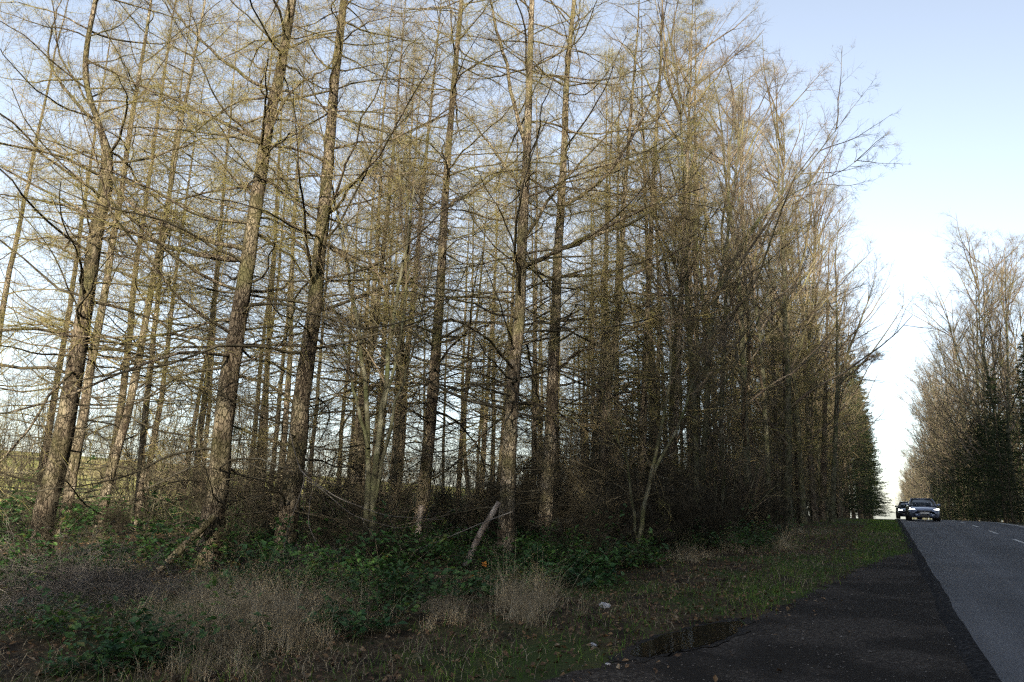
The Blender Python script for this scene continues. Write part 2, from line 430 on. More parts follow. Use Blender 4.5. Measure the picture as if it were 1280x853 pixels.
def larch_crown(rng, path, r0, H, dens=1.0, low=1.0, m=None, ztop=14.0, extra=None, spread=1.0, twig=1.0, deadpart=None):
    """branches, branchlets and short twigs of a winter larch along a trunk path"""
    b = Buf()
    n = int(72 * dens)
    z = np.sort(low + (H * 0.97 - low) * rng.random(n) ** 1.1)
    base = path_at(path, z)
    az = np.cumsum(rng.normal(2.4, 0.5, n)) + rng.uniform(0, 6)
    u = z / H
    L = np.where(z < 3.0, rng.uniform(0.6, 2.8, n), (0.6 + 3.6 * np.clip(1 - u, 0.02, 1) ** 0.7) * rng.uniform(0.55, 1.2, n)) * spread
    e = np.where(z < 3.5, rng.normal(-0.05, 0.22, n), rng.normal(0.10, 0.24, n)) + 0.5 * np.clip(u - 0.45, 0, 1)
    d = np.stack([np.cos(az) * np.cos(e), np.sin(az) * np.cos(e), np.sin(e)], -1)
    P = grow(rng, base, d, L, 12, up=rng.normal(0.06, 0.06, n), wig=0.145, upcurve=lambda s: -0.7 + 2.2 * s)
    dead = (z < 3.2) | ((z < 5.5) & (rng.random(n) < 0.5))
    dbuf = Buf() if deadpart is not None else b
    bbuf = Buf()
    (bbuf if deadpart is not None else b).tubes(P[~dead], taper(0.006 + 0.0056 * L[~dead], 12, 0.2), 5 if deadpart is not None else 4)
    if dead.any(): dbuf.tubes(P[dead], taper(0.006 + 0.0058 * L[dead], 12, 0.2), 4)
    live = b
    hi = z > ztop
    for sel, m2, k3, ln in ((dead, 10, 7, 0.75), (~dead & ~hi, 20, 10, 1.0), (hi, 7, 3, 1.0)):
        if not sel.any(): continue
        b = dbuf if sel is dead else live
        m2 = max(2, int(m2 * twig))
        S, LS, _ = spawn(rng, P[sel], m2, 0.08, 1.0, 0.95, 0.3, 0.42 * ln, 4, up=rng.normal(0.01, 0.05), wig=0.2, flat=0.4)
        b.tubes(S, taper(0.0020 + 0.0026 * LS, 4, 0.35), 3)
        spikes_on(rng, b, S, k3, 0.08, 0.42, 0.0020, 0.95)
        spikes_on(rng, b, P[sel], int(8 * twig) + 1, 0.1, 0.5, 0.0024, 0.9, 0.05)
    b = live
    if deadpart is not None:
        link('boughs', bbuf.mesh('boughs', M['larch_bark']), deadpart)
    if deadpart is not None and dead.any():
        link('dead_shade_tone_branches', dbuf.mesh('dead_shade_tone_branches', M['dead_shade_tone_twig']), deadpart)  # dead lower branches, the shade of that zone put into their colour
    if extra is not None:
        for Pl in extra:
            S, LS, _ = spawn(rng, Pl[None], 24, 0.12, 1.0, 0.95, 0.3, 0.3, 5, up=0.02, wig=0.18, flat=0.3)
            b.tubes(S, taper(0.003 + 0.003 * LS, 5, 0.3), 3)
            S2, LS2, _ = spawn(rng, S, 4, 0.12, 1.0, 0.9, 0.3, 0.45, 3, up=0.02, wig=0.18)
            b.tubes(S2, taper(0.002 + 0.0025 * LS2, 3, 0.4), 3)
            spikes_on(rng, b, S2, 5, 0.08, 0.36, 0.0020, 0.95)
            spikes_on(rng, b, S, 6, 0.08, 0.36, 0.0020, 0.95)
    return b.mesh('crown', m or M['branch'])

def deciduous(rng, H, r0, fork=0.35, spread=0.55, n1=7, dens=1.0, stems=1, twigm=None, barkm=None):
    """bare broadleaf: returns trunk mesh, crown mesh"""
    tb, cb = Buf(), Buf()
    st = []
    for k in range(stems):
        a = rng.uniform(0, 6.28)
        tilt = 0.0 if stems == 1 else rng.uniform(0.05, 0.3)
        d = np.array([[math.cos(a) * tilt, math.sin(a) * tilt, 1.0]])
        p0 = np.array([[math.cos(a) * 0.15 * (stems > 1), math.sin(a) * 0.15 * (stems > 1), -0.15]])
        P = grow(rng, p0, d, np.array([H * rng.uniform(0.8, 1.0)]), 14, up=0.03, wig=0.045)
        st.append(P)
        rr = taper([r0 * rng.uniform(0.7, 1.0)], 14, 0.1)
        rr[:, 0] *= 1.35
        tb.tubes(P, rr, 10, 0.03, rng)
    S0 = np.concatenate(st)
    A, LA, ia = spawn(rng, S0, n1, fork, 0.95, 0.7, 0.15, spread, 8, up=0.06, wig=0.1)
    cb.tubes(A, taper(0.006 + 0.0085 * LA, 8, 0.2), 5)
    B, LB, _ = spawn(rng, A, int(7 * dens), 0.15, 1.0, 0.7, 0.2, 0.5, 6, up=0.06, wig=0.12)
    cb.tubes(B, taper(0.003 + 0.006 * LB, 6, 0.25), 4)
    C, LC, _ = spawn(rng, np.concatenate([B]), int(6 * dens), 0.15, 1.0, 0.7, 0.2, 0.5, 4, up=0.05, wig=0.14)
    cb.tubes(C, taper(0.0026 + 0.0035 * LC, 4, 0.35), 3)
    spikes_on(rng, cb, C, 6, 0.15, 0.65, 0.0028, 0.7, up=0.1)
    spikes_on(rng, cb, B, 8, 0.15, 0.6, 0.003, 0.7)
    return tb.mesh('trunk', barkm or M['smooth_bark']), cb.mesh('crown', twigm or M['bare_twig'])

def spruce(rng, H, r0):
    tb, cb = Buf(), Buf()
    K = 16
    zz = np.linspace(-0.2, H, K)
    P = np.stack([0.04 * rng.normal(size=K), 0.04 * rng.normal(size=K), zz], -1)[None]
    tb.tubes(P, taper([r0], K, 0.05), 9, 0.04, rng)
    n = 150
    z = H * (0.05 + 0.93 * np.sort(rng.random(n)) ** 0.95)
    az = np.cumsum(rng.normal(2.4, 0.4, n))
    L = (0.25 + 2.7 * (1 - z / H) ** 0.8) * rng.uniform(0.65, 1.15, n)
    e = rng.normal(-0.12, 0.15, n) + 0.4 * (z / H)
    d = np.stack([np.cos(az) * np.cos(e), np.sin(az) * np.cos(e), np.sin(e)], -1)
    B = grow(rng, path_at(P[0], z), d, L, 6, up=0.03, wig=0.07)
    cb.tubes(B, taper(0.006 + 0.006 * L, 6, 0.3), 3)
    S, LS, _ = spawn(rng, B, 12, 0.12, 1.0, 0.9, 0.2, 0.36, 3, up=-0.06, wig=0.12, flat=0.7)
    spikes_on(rng, cb, S, 16, 0.07, 0.16, 0.011, 0.7, s0=0.0)
    return tb.mesh('trunk', M['larch_bark']), cb.mesh('crown', M['needles'])

def shrub(rng, H, stems, r0, m2=8, lean=0.45, twigm=None):
    b, tb = Buf(), Buf()
    a = rng.uniform(0, 6.28, stems); tl = np.abs(rng.normal(0, lean, stems))
    d = np.stack([np.cos(a) * tl, np.sin(a) * tl, np.ones(stems)], -1)
    p0 = np.stack([np.cos(a), np.sin(a), 0 * a], -1) * rng.uniform(0.02, 0.4, (stems, 1)); p0[:, 2] = -0.08
    L = H * rng.uniform(0.45, 1.05, stems)
    P = grow(rng, p0, d, L, 9, up=0.0, wig=0.09)
    tb.tubes(P, taper(r0 * rng.uniform(0.5, 1.0, stems) , 9, 0.15), 5)
    A, LA, _ = spawn(rng, P, m2, 0.2, 1.0, 0.7, 0.25, 0.42, 6, up=0.02, wig=0.13)
    b.tubes(A, taper(0.0022 + 0.0042 * LA, 6, 0.25), 3)
    B, LB, _ = spawn(rng, A, 5, 0.1, 1.0, 0.75, 0.25, 0.5, 3, up=0.02, wig=0.13)
    b.tubes(B, taper(0.0022 + 0.003 * LB, 3, 0.4), 3)
    spikes_on(rng, b, B, 4, 0.06, 0.3, 0.0022, 0.8)
    return tb.mesh('stems', M['smooth_bark'] if twigm is None else twigm), b.mesh('crown', twigm or M['bare_twig'])

def leaf_quads(rng, C, N, size, elong=1.4):
    """small folded leaves (4 triangles) centred at C, facing N"""
    n = len(C)
    N = unit(N)
    t = unit(np.cross(N, rng.normal(size=(n, 3)))); w = np.cross(N, t)
    s = np.broadcast_to(np.asarray(size, float).reshape(-1, 1), (n, 1))
    lift = 0.25 * s * N
    V = np.stack([C - t * s * elong, C + w * s * 0.8 + lift, C + t * s * elong, C - w * s * 0.8 + lift, C - t * s * 0.2], 1)
    bse = (np.arange(n) * 5)[:, None]
    T = np.stack([bse + np.array([[0, 1, 4]]), bse + np.array([[1, 2, 4]]), bse + np.array([[2, 3, 4]]), bse + np.array([[3, 0, 4]])], 1)
    return V.reshape(-1, 3), T.reshape(-1, 3)

def bramble(rng, W, H, nleaf, size, leafm):
    cb, lb = Buf(), Buf()
    n = 16
    a = rng.uniform(0, 6.28, n)
    d = np.stack([np.cos(a) * 0.8, np.sin(a) * 0.8, np.ones(n) * rng.uniform(0.7, 1.6, n)], -1)
    p0 = np.stack([np.cos(a), np.sin(a), 0 * a], -1) * rng.uniform(0.0, W * 0.35, (n, 1)); p0[:, 2] = -0.05
    P = grow(rng, p0, d, rng.uniform(0.7, 1.3, n) * (W + H) * 0.75, 10, up=-0.17, wig=0.08)
    P[:, :, 2] = np.maximum(P[:, :, 2], -0.03)
    cb.tubes(P, taper(np.full(n, 0.005), 10, 0.4), 4)
    S, LS, _ = spawn(rng, P, 5, 0.2, 1.0, 0.8, 0.3, 0.3, 4, up=-0.02, wig=0.15)
    cb.tubes(S, taper(np.full(len(S), 0.0028), 4, 0.5), 3)
    allP = np.concatenate([P.reshape(-1, 3), S.reshape(-1, 3)])
    allP = allP[allP[:, 2] > 0.03]
    c = allP[rng.integers(0, len(allP), nleaf)] + rng.normal(size=(nleaf, 3)) * np.array([0.07, 0.07, 0.05])
    nn = np.stack([rng.normal(size=nleaf) * 0.5, rng.normal(size=nleaf) * 0.5, np.ones(nleaf)], -1)
    V, T = leaf_quads(rng, c, nn, size * rng.uniform(0.5, 1.2, nleaf))
    lb.add(V, tris=T)
    return cb.mesh('canes', M['dead_shade_tone_twig']), lb.mesh('leaves', leafm, False)

def blades(rng, base, H, lean, width, seg=3):
    """bent ribbons"""
    n = len(base)
    a = rng.uniform(0, 6.28, n)
    dr = np.stack([np.cos(a), np.sin(a), 0 * a], -1)
    sd_ = np.stack([-np.sin(a), np.cos(a), 0 * a], -1)
    tw = rng.uniform(0, 6.28, n)
    sd_ = np.stack([np.cos(tw), np.sin(tw), 0 * tw], -1)
    ss = np.linspace(0, 1, seg + 1)
    V = []
    for s in ss:
        c = base + dr * (lean * H)[:, None] * s ** 2 + np.array([0, 0, 1.0]) * (H * (s - 0.35 * lean * s ** 2))[:, None]
        w = (width * (1 - 0.85 * s))[:, None]
        V += [c - sd_ * w, c + sd_ * w]
    V = np.stack(V, 1)
    b = (np.arange(n) * 2 * (seg + 1))[:, None]
    Q = np.concatenate([b + np.array([[2 * k, 2 * k + 1, 2 * k + 3, 2 * k + 2]]) for k in range(seg)], 0)
    return V.reshape(-1, 3), Q

# ================================================================== THE SETTING
def axis(segs):
    out = []
    for a, b, st in segs:
        out.append(np.arange(a, b, st))
    return np.unique(np.round(np.concatenate(out), 4))

def sheet(name, xs, ys, zf, m, parent=None):
    X, Y = np.meshgrid(xs, ys, indexing='ij')
    Z = zf(X, Y)
    b = Buf()
    nx, ny = len(xs), len(ys)
    i, j = np.meshgrid(np.arange(nx - 1), np.arange(ny - 1), indexing='ij')
    a = i * ny + j
    b.add(np.stack([X, Y, Z], -1).reshape(-1, 3), quads=np.stack([a, a + ny, a + ny + 1, a + 1], -1).reshape(-1, 4))
    return link(name, b.mesh(name, m), parent)

YS = axis([(-2500, -200, 200), (-200, -40, 20), (-40, 0, 2), (0, 40, 0.6), (40, 120, 2), (120, 600, 20), (600, 3001, 200)])
XS = axis([(-2500, -300, 150), (-300, -60, 12), (-60, -30, 2), (-30, -14, 1), (-14, 1.6, 0.5), (1.6, 7.4, 2), (7.4, 12, 0.4), (12, 60, 3), (60, 300, 20), (300, 2501, 150)])
g = sheet('ground', XS, YS, lambda x, y: gz(x, y) - 0.10 * smooth(0.6, 1.1, x) * (1 - smooth(7.0, 7.4, x)), M['ground'])
tag(g, kind='structure')
fy = axis([(-400, -60, 20), (-60, 200, 3), (200, 900, 25)])
fx = axis([(-900, -300, 30), (-300, -60, 8), (-60, -28, 1.5)])
f = sheet('field', fx, fy, lambda x, y: gz(x, y) + 0.03, M['field'])
tag(f, kind='structure')

RX0, RX1, RXC = 0.66, 6.75, 4.15
RY = axis([(-80, 40, 0.5), (40, 130, 1.5), (130, 901, 15)])
road = sheet('road', np.array([0.70, 2.5, RXC, 5.5, RX1]), RY, lambda x, y: gz(4, y) + 0.05 + 0.03 * (1 - np.abs(x - RXC) / 3.3), M['asphalt'])
tag(road, kind='structure')
rgs = np.random.default_rng(5)
def seam_z(x, y):
    return gz(4, y) + np.interp(x, [0.47, 0.58, 0.66, 0.80], [-0.06, 0.02, 0.054, 0.0575])
wob = {}
def seam(xs, ys, zf):
    X, Y = np.meshgrid(xs, ys, indexing='ij')
    w = 0.018 * np.sin(Y * 0.9) + 0.010 * np.sin(Y * 2.3 + 1) + 0.005 * rgs.normal(size=Y.shape)
    Z = zf(X, Y)
    X = X + w * np.where(np.arange(len(xs))[:, None] == len(xs) - 1, 0.7, 1)
    b = Buf(); nx, ny = len(xs), len(ys)
    i, j = np.meshgrid(np.arange(nx - 1), np.arange(ny - 1), indexing='ij')
    a = i * ny + j
    b.add(np.stack([X, Y, Z], -1).reshape(-1, 3), quads=np.stack([a, a + ny, a + ny + 1, a + 1], -1).reshape(-1, 4))
    return link('road_edge', b.mesh('road_edge', M['seam']), road)
seam(np.array([0.50, 0.58, 0.66, 0.77]), axis([(-30, 40, 0.25), (40, 130, 1.5), (130, 600, 15)]), seam_z)
sh = sheet('road_shoulder', np.array([RX1 - 0.02, 6.95, 7.4]), RY, lambda x, y: gz(4, y) + np.interp(x, [6.55, 6.95, 7.4], [0.048, 0.036, 0.004]), M['shoulder'])
tag(sh, kind='structure')

def paint(name, x0, x1, y0, y1):
    ys = np.arange(y0, y1 + 0.01, min(1.0, y1 - y0))
    return sheet(name, np.array([x0, x1]), ys, lambda x, y: gz(4, y) + 0.055 + 0.03 * (1 - np.abs(x - RXC) / 3.3), M['paint'], road)
for k in range(26):
    y0 = -8 + k * 7.5
    paint('centre_dash', RXC - 0.06, RXC + 0.06, y0 + 1.6, y0 + 4.6)
paint('edge_line', RX1 - 0.30, RX1 - 0.16, -20, 140)

# lay-by: gravel pull-in beside the road
lb_px = [(560, 880), (690, 850), (790, 824), (880, 797), (960, 768), (1040, 730), (1080, 709), (1112, 697), (1143, 690)]
lb = np.array([on_ground(*p) for p in lb_px])
ly = np.concatenate([[-8.0, 2.0], lb[:, 1]]); lx = np.concatenate([[-4.5, -3.8], lb[:, 0]])
od = np.argsort(ly); ly, lx = ly[od], lx[od]
lys = np.arange(-8, ly.max() + 0.3, 0.25)
b = Buf()
nt_ = 14
rg = np.random.default_rng(11)
VV = []
for y in lys:
    xl = np.interp(y, ly, lx) + rg.normal() * 0.05
    xl = min(xl, 0.55)
    xx = np.linspace(xl, 0.62, nt_)
    VV.append(np.stack([xx, np.full(nt_, y), gz(xx, y) + 0.012 + 0.003 * rg.normal(size=nt_) * (np.arange(nt_) > 0) * (np.arange(nt_) < nt_ - 1)], -1))
i, j = np.meshgrid(np.arange(len(lys) - 1), np.arange(nt_ - 1), indexing='ij')
a = i * nt_ + j
b.add(np.array(VV).reshape(-1, 3), quads=np.stack([a, a + 1, a + nt_ + 1, a + nt_], -1).reshape(-1, 4))
layby = tag(link('layby', b.mesh('layby', M['layby'])), kind='structure')

# puddle in the lay-by
pp = [(786, 822), (800, 808), (842, 793), (880, 784), (912, 779), (930, 780), (922, 793), (898, 804), (866, 813), (832, 819), (806, 825)]
pc = np.array([on_ground(px, py)[:2] for px, py in pp])
seg = np.concatenate([np.linspace(pc[k], pc[(k + 1) % len(pc)], 6, endpoint=False) for k in range(len(pc))])
seg = (seg + np.roll(seg, 1, 0) + np.roll(seg, -1, 0)) / 3 + rg.normal(size=seg.shape) * 0.018
cen = seg.mean(0)
b = Buf()
zp = float(gz(-2, cen[1])) + 0.024
b.add(np.concatenate([[[cen[0], cen[1], zp]], np.stack([seg[:, 0], seg[:, 1], gz(seg[:, 0], seg[:, 1]) + 0.024], -1)]),
      tris=[(0, 1 + k, 1 + (k + 1) % len(seg)) for k in range(len(seg))])
tag(link('puddle', b.mesh('puddle', M['water'], False)), kind='structure')

M['wet'] = mat('wet_gravel', [(0.3, (0.010, 0.009, 0.008)), (0.5, (0.022, 0.019, 0.017)), (0.75, (0.05, 0.045, 0.04))], scale=30, detail=12, rough=0.8, bump=0.8, bscale=40, spec=0.15)
wseg = cen + (seg - cen) * (1.22 + 0.09 * np.sin(np.arange(len(seg)) * 0.9)[:, None] + 0.05 * rg.normal(size=(len(seg), 1)))
b = Buf()
b.add(np.concatenate([[[cen[0], cen[1], float(gz(*cen)) + 0.02]], np.stack([wseg[:, 0], wseg[:, 1], gz(wseg[:, 0], wseg[:, 1]) + 0.019], -1)]),
      tris=[(0, 1 + k, 1 + (k + 1) % len(seg)) for k in range(len(seg))])
tag(link('wet_gravel', b.mesh('wet_gravel', M['wet'])), kind='structure')

def in_puddle(x, y, grow_=1.12):
    a_ = np.arctan2(y - cen[1], x - cen[0]); r_ = np.hypot(x - cen[0], y - cen[1])
    sa = np.arctan2(seg[:, 1] - cen[1], seg[:, 0] - cen[0]); sr = np.hypot(seg[:, 0] - cen[0], seg[:, 1] - cen[1])
    o_ = np.argsort(sa)
    return r_ < grow_ * np.interp(a_, sa[o_], sr[o_], period=2 * math.pi)

def layby_left(y):
    return np.interp(y, ly, lx, right=0.6)

def verge_x(y):      # where the rough undergrowth starts
    return np.interp(y, [0, 4, 8, 11, 16, 19, 23, 36, 80], [-5.2, -4.8, -4.3, -4.6, -4.65, -4.1, -3.5, -2.8, -2.3])

# ================================================================== TREES
# traced trunks: photo pixels along the stem, distance ahead, width in pixels low down
HERO = [
 ('T1', [(48, 705), (55, 640), (74, 571), (83, 524), (91, 477), (98, 430), (107, 383), (118, 298), (131, 242), (138, 192), (121, 150), (104, 100), (110, 40), (121, 0)], 13.5, 28, 'larch_bark',
  'thick leaning larch whose stem kinks sharply above a big dark limb'),
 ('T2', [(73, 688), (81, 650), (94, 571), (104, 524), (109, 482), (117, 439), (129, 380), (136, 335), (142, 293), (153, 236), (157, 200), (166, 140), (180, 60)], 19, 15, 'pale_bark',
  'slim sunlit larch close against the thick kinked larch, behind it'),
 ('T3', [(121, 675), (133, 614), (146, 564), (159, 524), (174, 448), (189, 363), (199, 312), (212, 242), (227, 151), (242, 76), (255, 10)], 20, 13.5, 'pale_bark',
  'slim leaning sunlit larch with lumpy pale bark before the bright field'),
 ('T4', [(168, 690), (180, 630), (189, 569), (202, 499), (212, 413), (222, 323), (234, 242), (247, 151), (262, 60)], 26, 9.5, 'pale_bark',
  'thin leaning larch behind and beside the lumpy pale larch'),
 ('T5', [(222, 660), (237, 564), (250, 489), (260, 433), (265, 403), (275, 323), (282, 272), (297, 200), (312, 110)], 31, 7.5, 'larch_bark',
  'thin far larch at the field edge seen beside the mossy dark trunk'),
 ('T6', [(254, 715), (260, 680), (267, 640), (275, 574), (280, 514), (292, 433), (297, 403), (310, 323), (320, 252), (328, 202), (335, 151), (348, 101), (360, 30), (365, 0)], 12.6, 31, 'larch_bark',
  'thick mossy larch with long dark sweeping limbs and a leaning log at its foot'),
 ('T7', [(315, 650), (321, 582), (327, 531), (335, 442), (348, 353), (353, 282), (362, 190), (372, 90)], 30, 7.5, 'larch_bark',
  'thin far larch standing in the gap between the two thick dark larches'),
 ('T8', [(352, 715), (360, 640), (370, 574), (375, 509), (383, 448), (391, 403), (398, 323), (406, 252), (411, 191), (418, 101), (426, 30), (430, 0)], 13.2, 28, 'larch_bark',
  'thick reddish-brown larch with pale bare twigs hanging at its foot'),
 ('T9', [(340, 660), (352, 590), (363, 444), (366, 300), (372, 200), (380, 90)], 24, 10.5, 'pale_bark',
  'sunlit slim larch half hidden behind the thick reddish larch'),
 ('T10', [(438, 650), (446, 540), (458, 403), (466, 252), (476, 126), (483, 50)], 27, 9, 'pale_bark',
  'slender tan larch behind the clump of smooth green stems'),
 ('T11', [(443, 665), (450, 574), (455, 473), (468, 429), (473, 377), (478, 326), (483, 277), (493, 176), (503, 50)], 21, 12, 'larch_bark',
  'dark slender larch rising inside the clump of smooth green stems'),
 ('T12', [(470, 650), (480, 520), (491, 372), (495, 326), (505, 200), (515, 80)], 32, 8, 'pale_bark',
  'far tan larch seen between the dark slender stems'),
 ('T13', [(488, 680), (501, 574), (508, 448), (514, 403), (519, 352), (528, 240), (540, 120), (550, 20)], 21, 12, 'larch_bark',
  'dark slender larch next to the barkless pinkish snag'),
 ('T14', [(517, 712), (521, 675), (529, 615), (536, 549), (544, 448), (550, 363), (554, 282), (559, 202), (566, 116), (574, 30), (577, 0)], 17, 19, 'larch_bark',
  'dark straight larch with a barkless pinkish snag against its foot'),
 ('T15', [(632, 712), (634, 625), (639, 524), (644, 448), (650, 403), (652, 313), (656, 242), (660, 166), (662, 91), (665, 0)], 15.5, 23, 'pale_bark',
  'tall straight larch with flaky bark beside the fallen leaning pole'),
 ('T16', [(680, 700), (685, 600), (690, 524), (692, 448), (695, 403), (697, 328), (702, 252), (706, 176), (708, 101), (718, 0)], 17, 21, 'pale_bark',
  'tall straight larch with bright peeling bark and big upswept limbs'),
 ('T17', [(745, 680), (755, 574), (760, 473), (771, 418), (775, 353), (780, 252), (788, 151), (798, 25)], 21, 14, 'larch_bark',
  'grey larch at the edge of the dense thicket'),
 ('T18', [(798, 680), (801, 615), (806, 473), (810, 380), (813, 302), (818, 202), (826, 80)], 21.5, 12, 'larch_bark',
  'red-brown larch standing in the thicket beside the grey larch'),
 ('T15b', [(622, 640), (632, 500), (640, 393), (644, 302), (647, 176), (652, 60)], 31, 9, 'larch_bark',
  'slender far larch nearly hidden behind the flaky straight larch'),
 ('T19', [(980, 655), (982, 549), (981, 423), (982, 302), (984, 192), (986, 110)], 37, 10, 'larch_bark',
  'straight reddish conifer at the roadside edge past the thicket'),
 ('T20', [(1028, 650), (1030, 560), (1032, 473), (1034, 380), (1037, 280)], 46, 9, 'larch_bark',
  'straight dark conifer beside the forked overhanging roadside tree'),
 ('T22', [(600, 650), (607, 520), (615, 400), (622, 280), (628, 160)], 34, 8, 'pale_bark',
  'far sunlit larch with orange-tan bark near the flaky straight larch'),
 ('T23', [(590, 660), (580, 560), (583, 470), (590, 380)], 30, 6, 'larch_bark',
  'crooked thin stem in the gap next to the dark straight larch'),
 ('T24', [(570, 655), (577, 540), (598, 380), (610, 250), (618, 120)], 36, 7, 'larch_bark',
  'leaning thin far larch between the dark and the flaky straight larches'),
]
LIMBS = {
 'T1': [[(136, 188), (118, 150), (101, 136), (76, 106), (60, 76), (63, 40), (76, 0)], [(112, 330), (80, 312), (40, 300), (0, 296)], [(122, 278), (95, 262), (60, 252), (20, 246), (-30, 238)], [(100, 420), (70, 408), (30, 404), (-10, 412)]],
 'T6': [[(306, 325), (252, 322), (202, 305), (166, 292), (121, 272), (60, 240), (-10, 205)], [(310, 312), (280, 307), (227, 292), (171, 262), (146, 239), (128, 195), (122, 150)],
        [(330, 178), (325, 176), (252, 141), (202, 116), (150, 100)], [(345, 115), (335, 113), (292, 86), (247, 48), (207, 0), (190, -30)], [(333, 178), (348, 136), (373, 103), (398, 95), (430, 60)],
        [(288, 424), (250, 424), (217, 419), (187, 393), (174, 363), (169, 348)]],
 'T8': [[(372, 560), (330, 548), (280, 530), (250, 500)], [(398, 330), (360, 290), (330, 280), (290, 300)], [(405, 255), (440, 230), (480, 200), (530, 170)], [(374, 510), (340, 480), (300, 470), (240, 478), (200, 470)]],
 'T15': [[(658, 190), (642, 126), (622, 40), (612, 0), (606, -40)], [(654, 240), (642, 222), (612, 182), (587, 146), (560, 130)], [(655, 300), (660, 293), (687, 247), (712, 217), (753, 176), (790, 120)], [(652, 335), (690, 318), (722, 302), (783, 272), (830, 247), (880, 236)]],
 'T16': [[(702, 258), (710, 255), (748, 232), (783, 187), (813, 131), (828, 91), (835, 50)], [(700, 312), (740, 296), (790, 280), (850, 240), (890, 190)], [(697, 345), (740, 345), (800, 330), (860, 300)], [(692, 470), (720, 440), (760, 430), (820, 395)]],
 'T14': [[(556, 260), (600, 235), (640, 205), (670, 170)], [(546, 430), (580, 420), (620, 400), (650, 370)], [(550, 380), (520, 395), (470, 400), (430, 402)]],
 'T17': [[(776, 350), (820, 330), (870, 300), (905, 250)]],
}

def straight_larch(seed, H, r0, bark, twig=0.85, dens=1.0, low=2.0):
    rng = np.random.default_rng(seed)
    zz = np.concatenate([np.linspace(-0.15, 1.0, 5), np.linspace(1.3, H, 30)])
    wob_ = np.cumsum(rng.normal(size=(len(zz), 2)) * 0.02, 0)
    path = np.concatenate([wob_, zz[:, None]], 1)
    rad = r0 * (1 - 0.93 * (np.clip(zz, 0, None) / H) ** 0.85)
    return trunk_mesh(rng, path, rad, M[bark], 9), larch_crown(rng, path, r0, H, dens=dens, low=low, ztop=30, twig=twig, spread=0.95)

LARCH_MESH = [straight_larch(60 + k, 19 + k, 0.13 + 0.012 * k, ['pale_bark', 'larch_bark'][k % 2], 0.85, 1.15) for k in range(4)]
FAR_CROWNS = [c for _, c in LARCH_MESH]

def hero(idx, spec):
    key, px, d, wpx, bark, label = spec
    rng = np.random.default_rng(1000 + idx)
    W = np.array([on_plane(x, y, d) for x, y in px])
    bx, by = W[0, 0], W[0, 1]
    base = np.array([bx, by, float(gz(bx, by))])
    # carry the stem down to the ground and up to the tree's full height
    dirl = (W[1] - W[0]) / max(W[1, 2] - W[0, 2], 0.05)
    foot = W[0] + dirl * np.clip(base[2] - 0.15 - W[0, 2], -1.5, 0.5)
    foot[2] = base[2] - 0.15
    pts = [foot] + [w for w in W if w[2] > foot[2] + 0.15]
    H = 17.5 + rng.uniform(0, 3.5)
    last = pts[-1]; prev = pts[max(0, len(pts) - 4)]
    sl = (last - prev)[:2] / max(last[2] - prev[2], 0.1)
    for q in np.linspace(0.25, 1, 4):
        zz = last[2] + (H - last[2]) * q
        pts.append(np.array([last[0] + sl[0] * (zz - last[2]) * 0.6, last[1] + sl[1] * (zz - last[2]) * 0.6, zz]))
    pts = np.array(pts)
    base = np.array([foot[0], foot[1], base[2]])
    pts = pts - base
    zz = np.concatenate([np.linspace(-0.15, 1.0, 7), np.linspace(1.15, H - base[2] - 0.05, 54)])
    path = path_at(pts, zz)
    # soften corners
    for _ in range(2):
        path[1:-1] = 0.5 * path[1:-1] + 0.25 * (path[:-2] + path[2:])
    r0 = 0.46 * wpx / F_PX * d
    rad = r0 * (1 - 0.93 * (np.clip(zz, 0, None) / (H - base[2])) ** 0.85)
    if key == 'T1':          # the stem is only half as thick above the fork
        zk = on_plane(138, 192, d)[2] - base[2]
        rad *= 1 - 0.42 * smooth(zk - 0.15, zk + 0.5, zz)
    t = thing('larch_tree', tuple(base), label, 'tree', 'larches along the plantation edge')
    tr = link('trunk', trunk_mesh(rng, path, rad, M[bark], 14 if d < 24 else 10), t)
    extra = []
    for lp in LIMBS.get(key, []):
        n = len(lp)
        dep = d + np.concatenate([[0], np.cumsum(rng.normal(-0.12, 0.12, n - 1))])
        Pl = np.array([on_plane(x, y, dd) for (x, y), dd in zip(lp, dep)]) - base
        s = np.linspace(0, 1, n); S = np.linspace(0, 1, 22)
        Pl = np.stack([np.interp(S, s, Pl[:, k]) for k in range(3)], -1)
        for _ in range(3):
            Pl[1:-1] = 0.5 * Pl[1:-1] + 0.25 * (Pl[:-2] + Pl[2:])
        Pl += rng.normal(size=Pl.shape) * 0.012
        lb_ = Buf()
        Ln = np.linalg.norm(np.diff(Pl, axis=0), axis=1).sum()
        lb_.tubes(Pl[None], taper([0.018 + 0.008 * Ln], 22, 0.22), 7, 0.05, rng)
        link('limb', lb_.mesh('limb', M['larch_bark']), t)
        extra.append(Pl)
    if d < 24:
        cm = larch_crown(rng, path, r0, H - base[2], dens=1.5, low=0.8, ztop=12.5, extra=extra, spread=1.15, twig=1.45, deadpart=t)
        link('crown', cm, t)
    else:       # the thin far ones carry one of the shared crowns, tipped along their own lean
        k = path_at(path, np.array([9.0]))[0]
        c = link('crown', FAR_CROWNS[idx % len(FAR_CROWNS)], t)
        Rm = Vector((0, 0, 1)).rotation_difference(Vector(k)).to_matrix().to_4x4()
        c.matrix_local = Rm @ Matrix.Rotation(rng.uniform(0, 6.28), 4, 'Z')
    return t
for i_, s_ in enumerate(HERO):
    hero(i_, s_)

# ---- prototypes for the trees behind
def proto(name, tm, cm, label, cat, group):
    t = thing(name, (0, 0, -500), label, cat, group)
    link(tm.name.split('.')[0], tm, t); link(cm.name.split('.')[0], cm, t)
    return t

